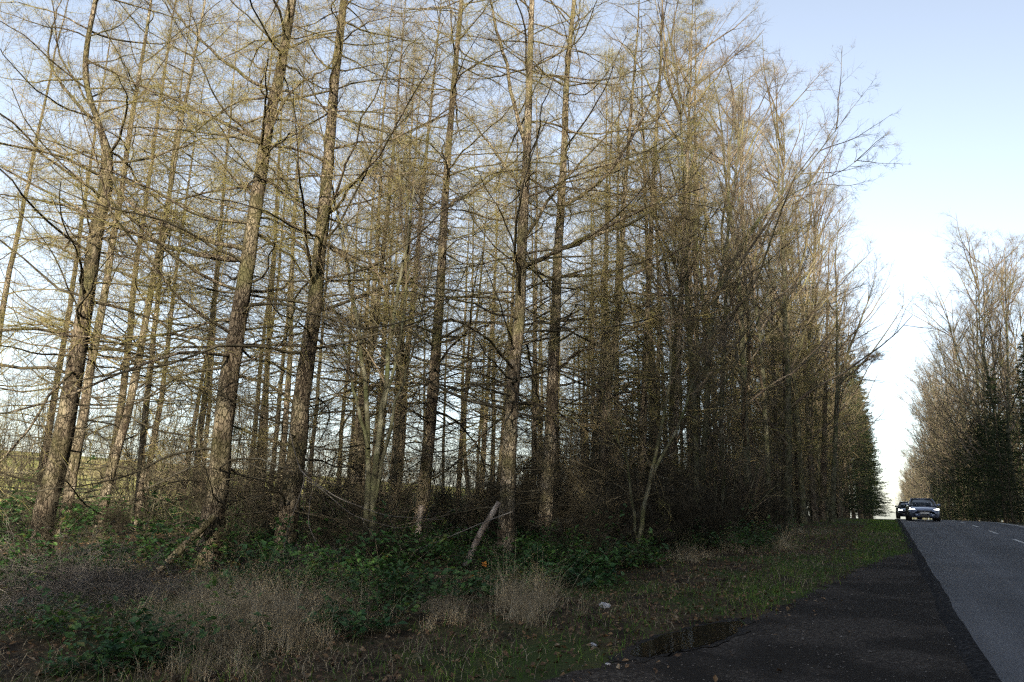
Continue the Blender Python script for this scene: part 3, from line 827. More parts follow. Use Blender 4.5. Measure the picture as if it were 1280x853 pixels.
LARCH_LAB = 'slender winter larch in the plantation rows behind the front trunks'
LARCH_GRP = 'plantation larches behind the front trees'
larches = [proto('larch_tree', *LARCH_MESH[k], LARCH_LAB, 'tree', LARCH_GRP) for k in range(4)]
rngd = np.random.default_rng(77)
BROAD_LAB = 'bare broadleaf tree with fine upswept twigs among the roadside conifers'
broads = [proto('broadleaf_tree', *deciduous(np.random.default_rng(200 + k), 21, 0.16, 0.14, 0.40, 22, 1.12), BROAD_LAB, 'tree', 'bare trees mixed into the plantation') for k in range(3)]
SPR_LAB = 'dark green spruce with drooping boughs in the roadside forest'
spruces = [proto('spruce_tree', *spruce(np.random.default_rng(300 + k), 17, 0.17), SPR_LAB, 'tree', 'spruces along the road') for k in range(2)]
SHR_LAB = 'bare twiggy understorey shrub between the larch trunks'
shrubs = [proto('bare_shrub', *shrub(np.random.default_rng(400 + k), 4.2 + 0.6 * k, 9, 0.022), SHR_LAB, 'shrub', 'bare shrubs under the larches') for k in range(4)]

lows = [proto('dead_thicket', *shrub(np.random.default_rng(450 + k), 1.7, 12, 0.009, 9, 0.8, M['dead_shade_tone_twig']), 'low dead twiggy thicket at the front of the wood', 'thicket', 'dead thickets along the wood edge') for k in range(3)]
used = {}
def place(src, x, y, rz, sc, label=None, group=None, tilt=(0, 0)):
    loc = (x, y, float(gz(x, y)))
    if src.name not in used:
        used[src.name] = 1
        src.location = loc; src.rotation_euler = (tilt[0], tilt[1], rz)
        src.scale = (sc, sc, sc)
        if label: src['label'] = label
        if group: src['group'] = group
        return src
    return copy_thing(src, loc, rz, sc, label, group, tilt)

def to_px(x, y, z):
    v = np.array([x, y, z]) - CAM
    dd = np.dot(v, FWD)
    return 640 + F_PX * np.dot(v, RIGHT) / dd, 426.5 - F_PX * np.dot(v, UP) / dd, dd

hero_px = [(s[1][0][0], s[2]) for s in HERO]
# ---- plantation rows left of the road
rg = np.random.default_rng(21)
for gx in np.arange(-27, -4.5, 2.6):
    for gy in np.arange(4, 150, 3.0):
        x = gx + rg.normal() * 0.45; y = gy + rg.normal() * 0.6
        if np.dot(np.array([x, y, 0]), H_DIR) < 3: continue
        px, py, dd = to_px(x, y, 1.5)
        if px > 1112 or px < -260: continue
        dh = x * H_DIR[0] + y * H_DIR[1]
        if px < 740:
            if dh < 22 or rg.random() > (0.42 if px < 400 else 0.55): continue
            if any(abs(px - hx) < 14 and abs(dh - hd) < 3 for hx, hd in hero_px): continue
        else:
            if x > -5.2 + 0 * y or (dh < 21): continue
            if y > 60 and x < -15: continue
            if rg.random() > 0.8: continue
        q = rg.random()
        tl = (rg.normal() * 0.02, rg.normal() * 0.02 + 0.015)
        if px > 850 and q < 0.25:
            place(broads[rg.integers(3)], x, y, rg.uniform(0, 6.28), rg.uniform(0.95, 1.25), tilt=tl)
        elif px > 760 and x < -9.5 and q < 0.62:
            place(spruces[rg.integers(2)], x, y, rg.uniform(0, 6.28), rg.uniform(0.45, 0.85), tilt=tl)
        elif px > 990 and q < 0.42 and y > 50:
            place(spruces[rg.integers(2)], x, y, rg.uniform(0, 6.28), rg.uniform(0.6, 1.0), tilt=tl)
        else:
            place(larches[rg.integers(4)], x, y, rg.uniform(0, 6.28), rg.uniform(0.85, 1.1) * (1.12 if px > 850 else 1.0), tilt=tl)

# ---- the row that hems the verge further along the road
for y in np.arange(40, 170, 4.2):
    x = np.interp(y, [40, 70, 95], [-4.6, -3.6, -2.7]) + rg.normal() * 0.35
    q = rg.random()
    if y > 70 and q < 0.8: place(spruces[rg.integers(2)], x, y, rg.uniform(0, 6.28), rg.uniform(0.95, 1.2))
    elif q < 0.5: place(broads[rg.integers(3)], x, y, rg.uniform(0, 6.28), rg.uniform(0.7, 0.95))
    else: place(larches[rg.integers(4)], x, y, rg.uniform(0, 6.28), rg.uniform(0.85, 1.05))

# ---- tall broadleaf trees whose tops stand out against the open sky
for px_, d_, sc_ in ((905, 27, 0.98), (935, 30, 1.08), (960, 33, 1.16), (985, 36, 1.2), (1003, 41, 1.24), (1016, 46, 1.18), (1026, 52, 1.12), (1036, 60, 1.05), (1044, 68, 1.05), (870, 24, 0.95), (840, 26, 1.0)):
    p = on_plane(px_, 620, d_)
    place(broads[rg.integers(3)], p[0], p[1], rg.uniform(0, 6.28), sc_)

# ---- forest on the other side of the road (its long shadow lies over the road and the trunks)
OPP = 'tall bare broadleaf tree on the verge across the road from the lay-by'
OPG = 'trees across the road'
for y in np.arange(-75, 190, 3.1):
    for row, x0 in enumerate((9.0, 12.4, 16.0, 20.0, 24.0)):  # the two outer rows are unseen, added to block low light
        x = x0 + rg.normal() * 0.5; yy = y + rg.normal() * 0.7
        if row >= 3 and yy > 60: continue
        if row == 0 and 22 < yy < 63: continue
        hh = np.interp(yy, [-75, -42, -26, 0, 14, 28, 45, 62, 85], [15.5, 17.4, 20.2, 22.0, 23.5, 20, 14, 22, 25]) + 0.8 * row  # heights of the unseen trees shaped to set the shade line
        if row > 0 and yy > 14: hh = 21.0 if yy < 58 else 22.0
        q = rg.random()
        if (yy < 30 and q < 0.72) or (yy >= 30 and q < (0.2 if row == 0 else 0.72)):
            place(spruces[rg.integers(2)], x + 0.6, yy, rg.uniform(0, 6.28), rg.uniform(0.9, 1.08) * min(hh, 27 if yy < 58 else 15) / 17, 'dark green spruce among the bare trees across the road', 'spruces across the road')
        else:
            place(broads[rg.integers(3)], x, yy, rg.uniform(0, 6.28), rg.uniform(0.9, 1.1) * hh / 20, OPP, OPG, tilt=(rg.normal() * 0.02, -0.02 + rg.normal() * 0.02))

for yy in np.arange(192, 430, 5.5):                   # the line of trees going on over the crest
    for x0 in (8.6, 12.0):
        place(broads[rg.integers(3)], x0 + rg.normal() * 0.5, yy + rg.normal(), rg.uniform(0, 6.28), rg.uniform(0.8, 1.05), OPP, OPG)
for k, yy in enumerate(np.concatenate([np.arange(66, 110, 2.8), np.arange(110, 170, 5)])):      # young dark spruces under the tall bare crowns
    place(spruces[rg.integers(2)], 8.5 + rg.normal() * 0.35, yy + rg.normal(), rg.uniform(0, 6.28), rg.uniform(0.4, 0.72), 'young dark spruce low under the bare trees across the road', 'young spruces across the road')

# ---- unseen trees added behind the camera to cut the ambient light
for gx in np.arange(-30, -11.5, 4.2):
    for gy in np.arange(-70, -3, 4.6):
        x = gx + rg.normal() * 0.7; y = gy + rg.normal() * 0.8
        if rg.random() < 0.5: place(larches[rg.integers(4)], x, y, rg.uniform(0, 6.28), rg.uniform(0.8, 1.0), 'unseen larch added back along the road to deepen the shade', 'unseen larches added to deepen the shade')
        else: place(spruces[rg.integers(2)], x, y, rg.uniform(0, 6.28), rg.uniform(0.7, 0.95), 'unseen spruce added back along the road to deepen the shade', 'unseen spruces added to deepen the shade')

# ---- the big forked broadleaf tree in the thicket, and the clump of smooth stems
def traced_tree(name, stems, d, wpx, label, seed, twigm, dens=1.0, group=None):
    rng = np.random.default_rng(seed)
    b0 = on_plane(*stems[0][0], d)
    base = np.array([b0[0], b0[1], float(gz(b0[0], b0[1]))])
    t = thing(name, tuple(base), label, 'tree', group)
    cb = Buf(); allp = []
    for si, st in enumerate(stems):
        dep = d + np.concatenate([[0], np.cumsum(rng.normal(0, 0.1, len(st) - 1))])
        P = np.array([on_plane(x, y, dd) for (x, y), dd in zip(st, dep)]) - base
        root = st[0] == stems[0][0] or si == 0
        if P[0, 2] > 0 and P[0, 2] < 0.9: P[0, 2] = -0.12
        s = np.linspace(0, 1, len(P)); S = np.linspace(0, 1, 24)
        P = np.stack([np.interp(S, s, P[:, k]) for k in range(3)], -1)
        for _ in range(2):
            P[1:-1] = 0.5 * P[1:-1] + 0.25 * (P[:-2] + P[2:])
        P[1:] += rng.normal(size=(23, 3)) * 0.015
        tb = Buf()
        w = wpx[si] / F_PX * d * 0.5
        tb.tubes(P[None], taper([w], 24, 0.05), 9, 0.04, rng)
        link('trunk' if si == 0 else 'stem', tb.mesh('stem', M['smooth_bark']), t)
        allp.append(P)
    S0 = np.array(allp)
    A, LA, _ = spawn(rng, S0, int(14 * dens), 0.3, 1.0, 0.6, 0.2, 0.3, 7, up=0.06, wig=0.11)
    cb.tubes(A, taper(0.004 + 0.007 * LA, 7, 0.2), 4)
    B, LB, _ = spawn(rng, A, 7, 0.15, 1.0, 0.65, 0.2, 0.5, 5, up=0.05, wig=0.13)
    cb.tubes(B, taper(0.003 + 0.004 * LB, 5, 0.3), 3)
    C, LC, _ = spawn(rng, B, 4, 0.15, 1.0, 0.7, 0.2, 0.55, 3, up=0.04, wig=0.14)
    cb.tubes(C, taper(0.0025 + 0.003 * LC, 3, 0.4), 3)
    spikes_on(rng, cb, C, 3, 0.1, 0.4, 0.0025, 0.7)
    link('crown', cb.mesh('crown', twigm), t)
    return t
traced_tree('broadleaf_tree', [
    [(872, 690), (876, 630), (880, 560), (886, 470), (888, 400), (893, 372), (925, 305), (965, 250), (1000, 222), (1035, 175), (1062, 140)],
    [(888, 410), (893, 372), (915, 330), (960, 258), (1000, 238), (1062, 210), (1105, 172)],
    [(886, 420), (880, 380), (872, 320), (868, 250), (878, 170), (890, 90)],
    [(888, 405), (900, 350), (915, 260), (925, 170), (930, 80)],
    [(886, 470), (862, 400), (850, 320), (838, 230)],
    [(880, 560), (905, 480), (940, 420), (965, 350), (1000, 290)]], 25, [8.5, 4, 5, 5, 4, 4],
    'big forked bare tree whose limb reaches out towards the road and open sky', 901, M['bare_twig'], 1.4)
traced_tree('broadleaf_tree', [
    [(1040, 665), (1042, 600), (1044, 540), (1048, 480), (1060, 440), (1074, 405), (1086, 375), (1094, 345)],
    [(1044, 560), (1047, 473), (1046, 400), (1044, 330), (1050, 260)],
    [(1048, 480), (1068, 460), (1085, 450), (1098, 446)]], 43, [7, 5, 4],
    'forked roadside tree with branches arching over the grass verge', 902, M['bare_twig'], 2.4)
traced_tree('broadleaf_tree', [
    [(458, 722), (465, 625), (476, 524), (482, 480), (490, 403), (497, 364), (505, 326), (513, 260), (530, 190), (560, 110)],
    [(455, 722), (460, 600), (459, 506), (451, 429), (441, 364), (430, 313), (414, 230), (396, 140), (385, 60)],
    [(466, 640), (490, 520), (515, 440), (540, 330), (560, 250)],
    [(460, 560), (440, 480), (425, 400), (398, 350)],
    [(476, 524), (500, 430), (512, 330), (508, 230), (505, 120)]], 13.5, [9, 8, 5, 5, 4.5],
    'clump of smooth greenish bare stems fanning up between the dark larches', 903, M['bare_twig'], 0.8)
traced_tree('broadleaf_tree', [
    [(795, 705), (800, 660), (812, 600), (830, 520), (840, 450), (838, 380), (850, 300)],
    [(812, 600), (845, 540), (870, 470), (910, 420)],
    [(800, 660), (785, 580), (760, 520), (750, 450)]], 17, [7.5, 5, 4],
    'small crooked grey-green tree leaning at the lay-by edge of the thicket', 904, M['bare_twig'], 1.0)

# ---- understorey shrubs
rg = np.random.default_rng(31)
cnt = 0
for k in range(900):
    x = rg.uniform(-27, -4.5); y = rg.uniform(4, 75)
    dh = x * H_DIR[0] + y * H_DIR[1]
    if dh < 13: continue
    px, py, dd = to_px(x, y, 1.0)
    if px < -60 or px > 1105: continue
    if x > -6.5 and dh < 24: continue
    p = 0.28 if px < 330 else 0.4 if px < 700 else 0.85
    if rg.random() > p: continue
    s = rg.uniform(0.35, 0.95) if px < 700 else rg.uniform(0.75, 1.4)
    place(shrubs[rg.integers(4)], x, y, rg.uniform(0, 6.28), s)
    cnt += 1
    if cnt > 185: break

# ---- scrub along the field side of the wood
for k in range(62):
    y = rg.uniform(6, 70); x = rg.uniform(-31, -21)
    place(shrubs[rg.integers(4)], x, y, rg.uniform(0, 6.28), rg.uniform(0.65, 1.3), 'bare sunlit scrub bush along the field side of the wood', 'scrub at the field edge')

# ---- low dead twiggy growth along the front of the wood
nlow = 0
while nlow < 105:
    y = rg.uniform(2, 30); x = verge_x(y) - 0.8 - abs(rg.normal() * 3.0)
    dh = x * H_DIR[0] + y * H_DIR[1]
    if dh < 12.5: continue
    px, py, dd = to_px(x, y, 0.5)
    if px < -40 or px > 980 or (490 < px < 650 and dh < 17.5): continue
    place(lows[rg.integers(3)], x, y, rg.uniform(0, 6.28), rg.uniform(0.6, 1.25) * (1.2 if dh > 15 else 1.0))
    nlow += 1

# ---- shrubs along the far verge
for y in np.arange(48, 170, 2.6):
    for x0 in (9.2,):
        place(shrubs[rg.integers(4)], x0 + rg.normal() * 0.5, y + rg.normal(), rg.uniform(0, 6.28), rg.uniform(0.5, 1.0), 'bare twiggy shrub on the far verge under the tall trees', 'shrubs across the road')

# ---- trees on the far side of the field
rg = np.random.default_rng(41)
for k in range(46):
    x = rg.uniform(-260, -200); y = 40 + k * 7.5 + rg.normal() * 3 - 30
    place(broads[rg.integers(3)], x, y, rg.uniform(0, 6.28), rg.uniform(0.28, 0.5), 'small far bare tree on the rise beyond the field', 'trees beyond the field')

# ================================================================== UNDERGROWTH
BR_SUN = 'sunlit bramble thicket on the field side of the wood'
BR_LAB = 'low dark green bramble bush at the foot of the larches'
brambles = [proto('bramble_bush', *bramble(np.random.default_rng(500 + k), 0.9, 0.6, 620, 0.038, M['bramble_leaf']), BR_LAB, 'bramble', 'brambles under the larches') for k in range(3)]
rg = np.random.default_rng(51)
for k in range(40):
    y = rg.uniform(3, 45); x = rg.uniform(-28, -16)
    place(brambles[rg.integers(3)], x, y, rg.uniform(0, 6.28), rg.uniform(1.0, 1.9), BR_SUN, 'sunlit brambles at the field edge')
nb = 0
while nb < 150:
    y = rg.uniform(1, 34); x = verge_x(y) - 0.4 - abs(rg.normal() * 3.6)
    dh = x * H_DIR[0] + y * H_DIR[1]
    if dh < 5.5: continue
    px, py, dd = to_px(x, y, 0.4)
    if px < -60 or px > 1010: continue
    if (px < 200 and dh < 9.5 or 220 < px < 470 and dh < 10.0) and rg.random() < 0.55: continue
    if 495 < px < 640 and 9.5 < dh < 15.6 and rg.random() < 0.8: continue
    place(brambles[rg.integers(3)], x, y, rg.uniform(0, 6.28), rg.uniform(0.55, 1.15) * (1.0 if dh > 8 else 0.75), BR_LAB, 'brambles under the larches')
    nb += 1

def tussock(seed, n, H, W):
    rng = np.random.default_rng(seed)
    kc = 7                                    # a tuft is several uneven clumps blown one way
    cx = rng.normal(0, W * 0.8, (kc, 2)); ch = rng.uniform(0.45, 1.15, kc)
    k = rng.integers(0, kc, n)
    base = np.stack([cx[k, 0] + rng.normal(0, 0.07, n), cx[k, 1] + rng.normal(0, 0.07, n), np.full(n, -0.02)], -1)
    V, Q = blades(rng, base, H * ch[k] * rng.uniform(0.35, 1.15, n), np.abs(rng.normal(0.8, 0.55, n)), rng.uniform(0.0014, 0.0034, n), 4)
    b = Buf(); b.add(V, quads=Q)
    return b.mesh('dry_grass_tussock', M['dry_grass'])
TL = 'tuft of long dry tan grass at the verge beneath the trees'
tmeshes = [tussock(600 + k, 260, 0.6 + 0.08 * k, 0.34) for k in range(6)]
rg = np.random.default_rng(61)
nt2 = 0
spots = []
for px, py, n, sx, sy in ((290, 800, 20, 45, 18), (420, 775, 9, 35, 12), (665, 750, 6, 22, 10), (540, 772, 4, 40, 10), (235, 808, 6, 35, 14), (950, 690, 9, 60, 9), (860, 712, 5, 50, 10), (1000, 668, 8, 40, 6)):
    for _ in range(n):
        spots.append((px + rg.normal() * sx, py + rg.normal() * sy))
for px, py in spots:
    py = max(py, 660)
    p = on_ground(px, py)
    if p[0] > verge_x(p[1]) + 0.9: continue
    o = link('dry_grass_tussock', tmeshes[rg.integers(6)], None, (p[0], p[1], float(gz(p[0], p[1]))))
    o.rotation_euler = (0, 0, rg.uniform(0, 6.28)); s = rg.uniform(0.55, 1.1); o.scale = (s, s, s)
    tag(o, TL, 'grass tuft', 'dry grass tufts')

# grey brushwood heap and wiry dead stems at the near left
def brush(seed, n, H):
    rng = np.random.default_rng(seed)
    b = Buf()
    p0 = np.stack([rng.normal(0, 0.7, n), rng.normal(0, 0.5, n), rng.uniform(0, 0.25, n)], -1)
    a = rng.uniform(0, 6.28, n)
    d = np.stack([np.cos(a), np.sin(a), rng.uniform(0.1, 1.3, n)], -1)
    P = grow(rng, p0, d, rng.uniform(0.5, 1.5, n) * H, 7, up=-0.12, wig=0.16)
    P[:, :, 2] = np.maximum(P[:, :, 2], -0.02)
    b.tubes(P, taper(rng.uniform(0.0025, 0.008, n), 7, 0.3), 3)
    S, LS, _ = spawn(rng, P, 5, 0.1, 1.0, 0.8, 0.3, 0.4, 4, up=-0.03, wig=0.2)
    b.tubes(S, taper(np.full(len(S), 0.0026), 4, 0.5), 3)
    spikes_on(rng, b, S, 3, 0.05, 0.22, 0.002, 0.8)
    return b.mesh('brushwood_heap', M['grey_twig'])
bm_ = [brush(700, 200, 1.0), brush(701, 160, 0.9)]
BH = ['grey tangled heap of dead brushwood in the shade of the kinked larch', 'low grey tangle of dead stems on the bare earth before the heap',
      'wiry dead bramble tangle between the heap and the dry grass', 'small grey tangle of twigs at the foot of the reddish larch']
for k, (px, py, s) in enumerate(((75, 765, 0.78), (15, 795, 0.65), (165, 778, 0.5), (390, 738, 0.6))):
    p = on_ground(px, py)
    o = link('brushwood_heap', bm_[k % 2], None, (p[0], p[1], float(gz(p[0], p[1])) - 0.02))
    o.rotation_euler = (0, 0, rg.uniform(0, 6.28)); o.scale = (s, s, s)
    tag(o, BH[k], 'brushwood')

# broad-leaved green plants
nm = [bramble(np.random.default_rng(520 + k), 0.55, 0.35, 330, 0.055, M['nettle_leaf']) for k in range(2)]
np_ = [proto('leafy_plant', *nm[k], 'bright green leafy plant', 'plant', 'green leafy plants on the verge') for k in range(2)]
for k, (px, py, s, lab) in enumerate(((150, 838, 0.55, 'bright bluish-green leafy clump beside the grey brushwood and dry grass'), (110, 850, 0.4, 'small green leafy clump in front of the brushwood'),
                             (440, 790, 0.75, 'yellow-green leafy sprig standing in the dry grass'), (205, 835, 0.4, 'green leafy clump at the edge of the tall dry grass'), (385, 735, 1.0, 'broad green leafy clump at the foot of the reddish larch'),
                             (690, 722, 1.0, 'large green leafy clump beside the flaky straight larch'), (740, 735, 0.9, 'green leafy clump behind the pale stone'), (560, 745, 0.9, 'green leafy clump below the orange leaves'))):
    p = on_ground(px, py)
    place(np_[k % 2], p[0], p[1], rg.uniform(0, 6.28), s, lab)

# ---- verge grass, leaf litter, pebbles (uncountable)
rg = np.random.default_rng(71)
N = 150000
y = 3.5 + 55 * rg.random(N) ** 1.7
x = rg.uniform(-12, 1.0, N)
ll = layby_left(y) - 0.05
edge = np.where(y < ly.max(), ll, 0.55)
vx = verge_x(y)
patch = 0.5 + 0.5 * np.sin(x * 1.9 + 1.3 * np.sin(y * 0.8)) * np.sin(y * 1.1 + x * 0.6)
dens_ = np.where(x > vx, 0.15 + 0.85 * patch ** 1.6, 0.35 * patch * np.exp((x - vx) / 1.6))
dens_ = np.where(y > 11, dens_ * np.where(x > edge - 1.6, 1.5, 0.35), dens_ * 0.5)
keep = (x < edge + rg.normal(size=N) * 0.12) & (rg.random(N) < dens_)
keep &= ~in_puddle(x, y)
x, y = x[keep], y[keep]
n = len(x)
base = np.stack([x, y, gz(x, y) - 0.01], -1)
V, Q = blades(rg, base, rg.uniform(0.05, 0.17, n) * (1 + 0.4 * (x < verge_x(y))), np.abs(rg.normal(0.6, 0.35, n)), rg.uniform(0.0025, 0.005, n) * (1 + y / 30), 2)
b = Buf(); b.add(V, quads=Q)
tag(link('verge_grass', b.mesh('verge_grass', M['grass'])), 'short green grass growing on the verge between lay-by and trees', 'grass', kind='stuff')

# flattened straw mixed through the verge
N = 26000
y = 3.5 + 34 * rg.random(N) ** 1.6
x = rg.uniform(-9, 0.5, N)
edge = np.where(y < ly.max(), layby_left(y) - 0.1, 0.4)
pt = 0.5 + 0.5 * np.sin(x * 1.4 + 2.0 * np.sin(y * 0.55 + 1)) * np.sin(y * 0.9 - x * 0.8 + 2)
keep = (x < edge) & (rg.random(N) < 0.08 + 0.92 * pt ** 2)
keep &= ~in_puddle(x, y)
x, y = x[keep], y[keep]; n = len(x)
V, Q = blades(rg, np.stack([x, y, gz(x, y)], -1), rg.uniform(0.10, 0.34, n), np.abs(rg.normal(1.3, 0.5, n)), rg.uniform(0.0015, 0.0034, n), 3)
b = Buf(); b.add(V, quads=Q)
tag(link('flattened_straw', b.mesh('flattened_straw', M['dry_grass'])), 'flattened dry straw mixed through the verge', 'straw', kind='stuff')

N = 64000
y = 2.5 + 42 * rg.random(N) ** 1.5
x = rg.uniform(-20, 0.9, N)
edge = np.where(y < ly.max(), layby_left(y), 0.55)
keep = (x < edge + np.where(rg.random(N) < 0.05, np.abs(rg.normal(size=N)) * 1.1, 0.22 * rg.normal(size=N))) & (x < 0.5) & (rg.random(N) < np.where(x > edge - 3.0, 0.9, 0.6)) & ~((x > edge - 1.4) & (y > 14) & (rg.random(N) < 0.75))
keep &= ~in_puddle(x, y)
x, y = x[keep], y[keep]; n = len(x)
c = np.stack([x, y, gz(x, y) + rg.uniform(0.01, 0.05, n)], -1)
V, T = leaf_quads(rg, c, np.stack([rg.normal(size=n) * 0.5, rg.normal(size=n) * 0.5, np.ones(n)], -1), rg.uniform(0.010, 0.034, n), 1.3)
b = Buf(); b.add(V, tris=T)
tag(link('leaf_litter', b.mesh('leaf_litter', M['litter'], False)), 'brown fallen leaves scattered over the verge and forest floor', 'leaf litter', kind='stuff')

N = 9000
y = 3.0 + 18 * rg.random(N) ** 1.6
x = rg.uniform(-5, 0.9, N)
keep = x > np.minimum(layby_left(y), 0.55) - 0.2
keep &= ~in_puddle(x, y)
x, y = x[keep], y[keep]; n = len(x)
s = rg.uniform(0.003, 0.011, n) * (1 + (rg.random(n) < 0.03) * 1.2)
oct_ = np.array([[1, 0, 0], [-1, 0, 0], [0, 1, 0], [0, -1, 0], [0, 0, 0.7], [0, 0, -0.7]], float)
V = np.stack([x, y, gz(x, y) + 0.014 + s * 0.3], -1)[:, None] + oct_[None] * s[:, None, None] * rg.uniform(0.6, 1.3, (n, 6, 1))
TT = np.array([[0, 2, 4], [2, 1, 4], [1, 3, 4], [3, 0, 4], [2, 0, 5], [1, 2, 5], [3, 1, 5], [0, 3, 5]])
b = Buf(); b.add(V.reshape(-1, 3), tris=((np.arange(n) * 6)[:, None, None] + TT[None]).reshape(-1, 3))
tag(link('gravel', b.mesh('gravel', M['pebble'], False)), 'loose grey gravel strewn over the dark lay-by', 'gravel', kind='stuff')

# ---- fallen poles, hanging pale twigs
def pole(name, pts, d, r0, r1, m, label, cat, seed, K=16, sides=9, twigs=0):
    rng = np.random.default_rng(seed)
    d = np.broadcast_to(np.asarray(d, float), (len(pts),))
    P = np.array([on_plane(x, y, dd) for (x, y), dd in zip(pts, d)])
    base = P[0].copy()
    P = P - base
    s = np.linspace(0, 1, len(P)); S = np.linspace(0, 1, K)
    P = np.stack([np.interp(S, s, P[:, k]) for k in range(3)], -1)
    P[1:-1] = 0.5 * P[1:-1] + 0.25 * (P[:-2] + P[2:])
    b = Buf()
    b.tubes(P[None], (np.linspace(r0, r1, K))[None], sides, 0.05, rng)
    for e in (0, K - 1):     # close the cut ends
        off = e * sides
        cen_ = b.n
        b.add(P[e][None])
        b.t.append(np.array([[off + q, off + (q + 1) % sides, cen_] for q in range(sides)]))
    t = thing(name, tuple(base), label, cat)
    link('pole' if 'pole' in name or 'snag' in name else 'stem', b.mesh(name, M[m]), t)
    if twigs:
        tb = Buf()
        Sx, LS, _ = spawn(rng, P[None], twigs, 0.2, 1.0, 0.8, 0.2, 0.3, 5, up=-0.03, wig=0.15)
        tb.tubes(Sx, taper(0.0015 + 0.002 * LS, 5, 0.4), 3)
        link('twigs', tb.mesh('twigs', M[m]), t)
    return t
pole('leaning_pole', [(578, 716), (600, 668), (624, 628)], 15.0, 0.07, 0.052, 'cut_wood', 'fallen barkless pole leaning against the flaky straight larch', 'log', 1)
pole('leaning_pole', [(185, 726), (225, 688), (268, 645)], [11.6, 11.9, 12.3], 0.05, 0.06, 'larch_bark', 'thin dead pole leaning on the foot of the mossy larch', 'log', 2)
pole('barkless_snag', [(516, 722), (519, 690), (527, 632)], 16.4, 0.085, 0.06, 'cut_wood', 'barkless pinkish snag standing before the dark straight larch', 'snag', 3)
pole('bare_branch', [(362, 540), (375, 590), (420, 622), (480, 645), (555, 650)], [12.6, 12.3, 12, 12.2, 12.5], 0.013, 0.004, 'grey_twig', 'long pale bare branch drooping across towards the barkless snag', 'branch', 4, 22, 6, 10)
pole('bare_branch', [(388, 565), (378, 610), (360, 660), (352, 700)], [12.5, 12.2, 12, 12], 0.009, 0.004, 'grey_twig', 'pale twig hanging down along the reddish larch', 'branch', 5, 22, 6, 8)
pole('bare_branch', [(382, 600), (400, 610), (440, 645), (500, 662), (545, 648)], [12.2, 12, 11.8, 12, 12], 0.008, 0.003, 'grey_twig', 'lower pale twig arching below the long drooping branch', 'branch', 6, 22, 6, 8)
pole('bare_branch', [(400, 690), (385, 655), (388, 620), (400, 592)], [11.6, 11.8, 12, 12], 0.008, 0.004, 'grey_twig', 'thin curved pale twig rising before the reddish larch', 'branch', 7, 22, 6, 4)
pole('bare_branch', [(640, 640), (600, 655), (560, 672), (515, 690)], [14, 13.6, 13.2, 13], 0.012, 0.004, 'grey_twig', 'pale dead branch reaching out from the flaky straight larch', 'branch', 8, 22, 6, 8)

# ---- small single things on the verge
def blob(seed, sx, sy, sz, m, name):
    rng = np.random.default_rng(seed)
    th = np.linspace(0, math.pi, 7); ph = np.linspace(0, 2 * math.pi, 11)[:-1]
    b = Buf()
    V = []
    for a in th:
        for p in ph:
            k = 1 + 0.16 * rng.normal() * (0.05 < a < 3.1)
            V.append((sx * k * math.sin(a) * math.cos(p), sy * k * math.sin(a) * math.sin(p), sz * k * math.cos(a)))
    Q = [(i * 10 + j, (i + 1) * 10 + j, (i + 1) * 10 + (j + 1) % 10, i * 10 + (j + 1) % 10) for i in range(6) for j in range(10)]
    b.add(np.array(V), quads=np.array(Q))
    return b.mesh(name, m, False)
for k, (px, py, s, lab) in enumerate(((756, 760, (0.085, 0.05, 0.045), 'pale grey stone lying on the verge above the puddle'), (742, 808, (0.045, 0.03, 0.02), 'small pale stone on the lay-by edge near the puddle'),
                                      (760, 832, (0.03, 0.03, 0.015), 'flat light pebble on the lay-by below the puddle'))):
    p = on_ground(px, py)
    o = link('stone', blob(800 + k, *s, M['stone'], 'stone'), None, (p[0], p[1], float(gz(p[0], p[1])) + s[2] * 0.55))
    o.rotation_euler = (0.2, 0.1, 0.6 + k)
    tag(o, lab, 'stone')

def maple_leaf(size, m, name):
    n = 10
    ang = np.linspace(0, 2 * math.pi, n, endpoint=False)
    rr = np.where(np.arange(n) % 2 == 0, 1.0, 0.6) * size
    V = [(0, 0, 0)] + [(r * math.cos(a), r * math.sin(a), 0.18 * size * math.sin(3 * a) + 0.1 * size) for a, r in zip(ang, rr)]
    b = Buf(); b.add(np.array(V), tris=[(0, 1 + k, 1 + (k + 1) % n) for k in range(n)])
    return b.mesh(name, m, False)
for k, (px, py, d, s, m, lab) in enumerate(((592, 722, 13.2, 0.08, 'orange_leaf', 'large orange fallen leaf caught on the brambles below the leaning pole'), (606, 706, 13.6, 0.075, 'orange_leaf', 'smaller orange leaf above the large orange one'),
                                        (598, 752, 12.2, 0.06, 'yellow_leaf', 'yellow leaf low in the brambles below the orange leaves'), (200, 778, 8.6, 0.045, 'yellow_leaf', 'yellow-green leaf on a stem beside the tall dry grass'), (222, 738, 9.6, 0.06, 'orange_leaf', 'orange leaf at the foot of the thin dead pole'))):
    p = on_plane(px, py, d)
    o = link('fallen_leaf', maple_leaf(s, M[m], 'fallen_leaf'), None, tuple(p))
    o.rotation_euler = (R(-50), R(15 * (k % 3 - 1)), R(20 + 30 * k) - HEAD)
    tag(o, lab, 'leaf')

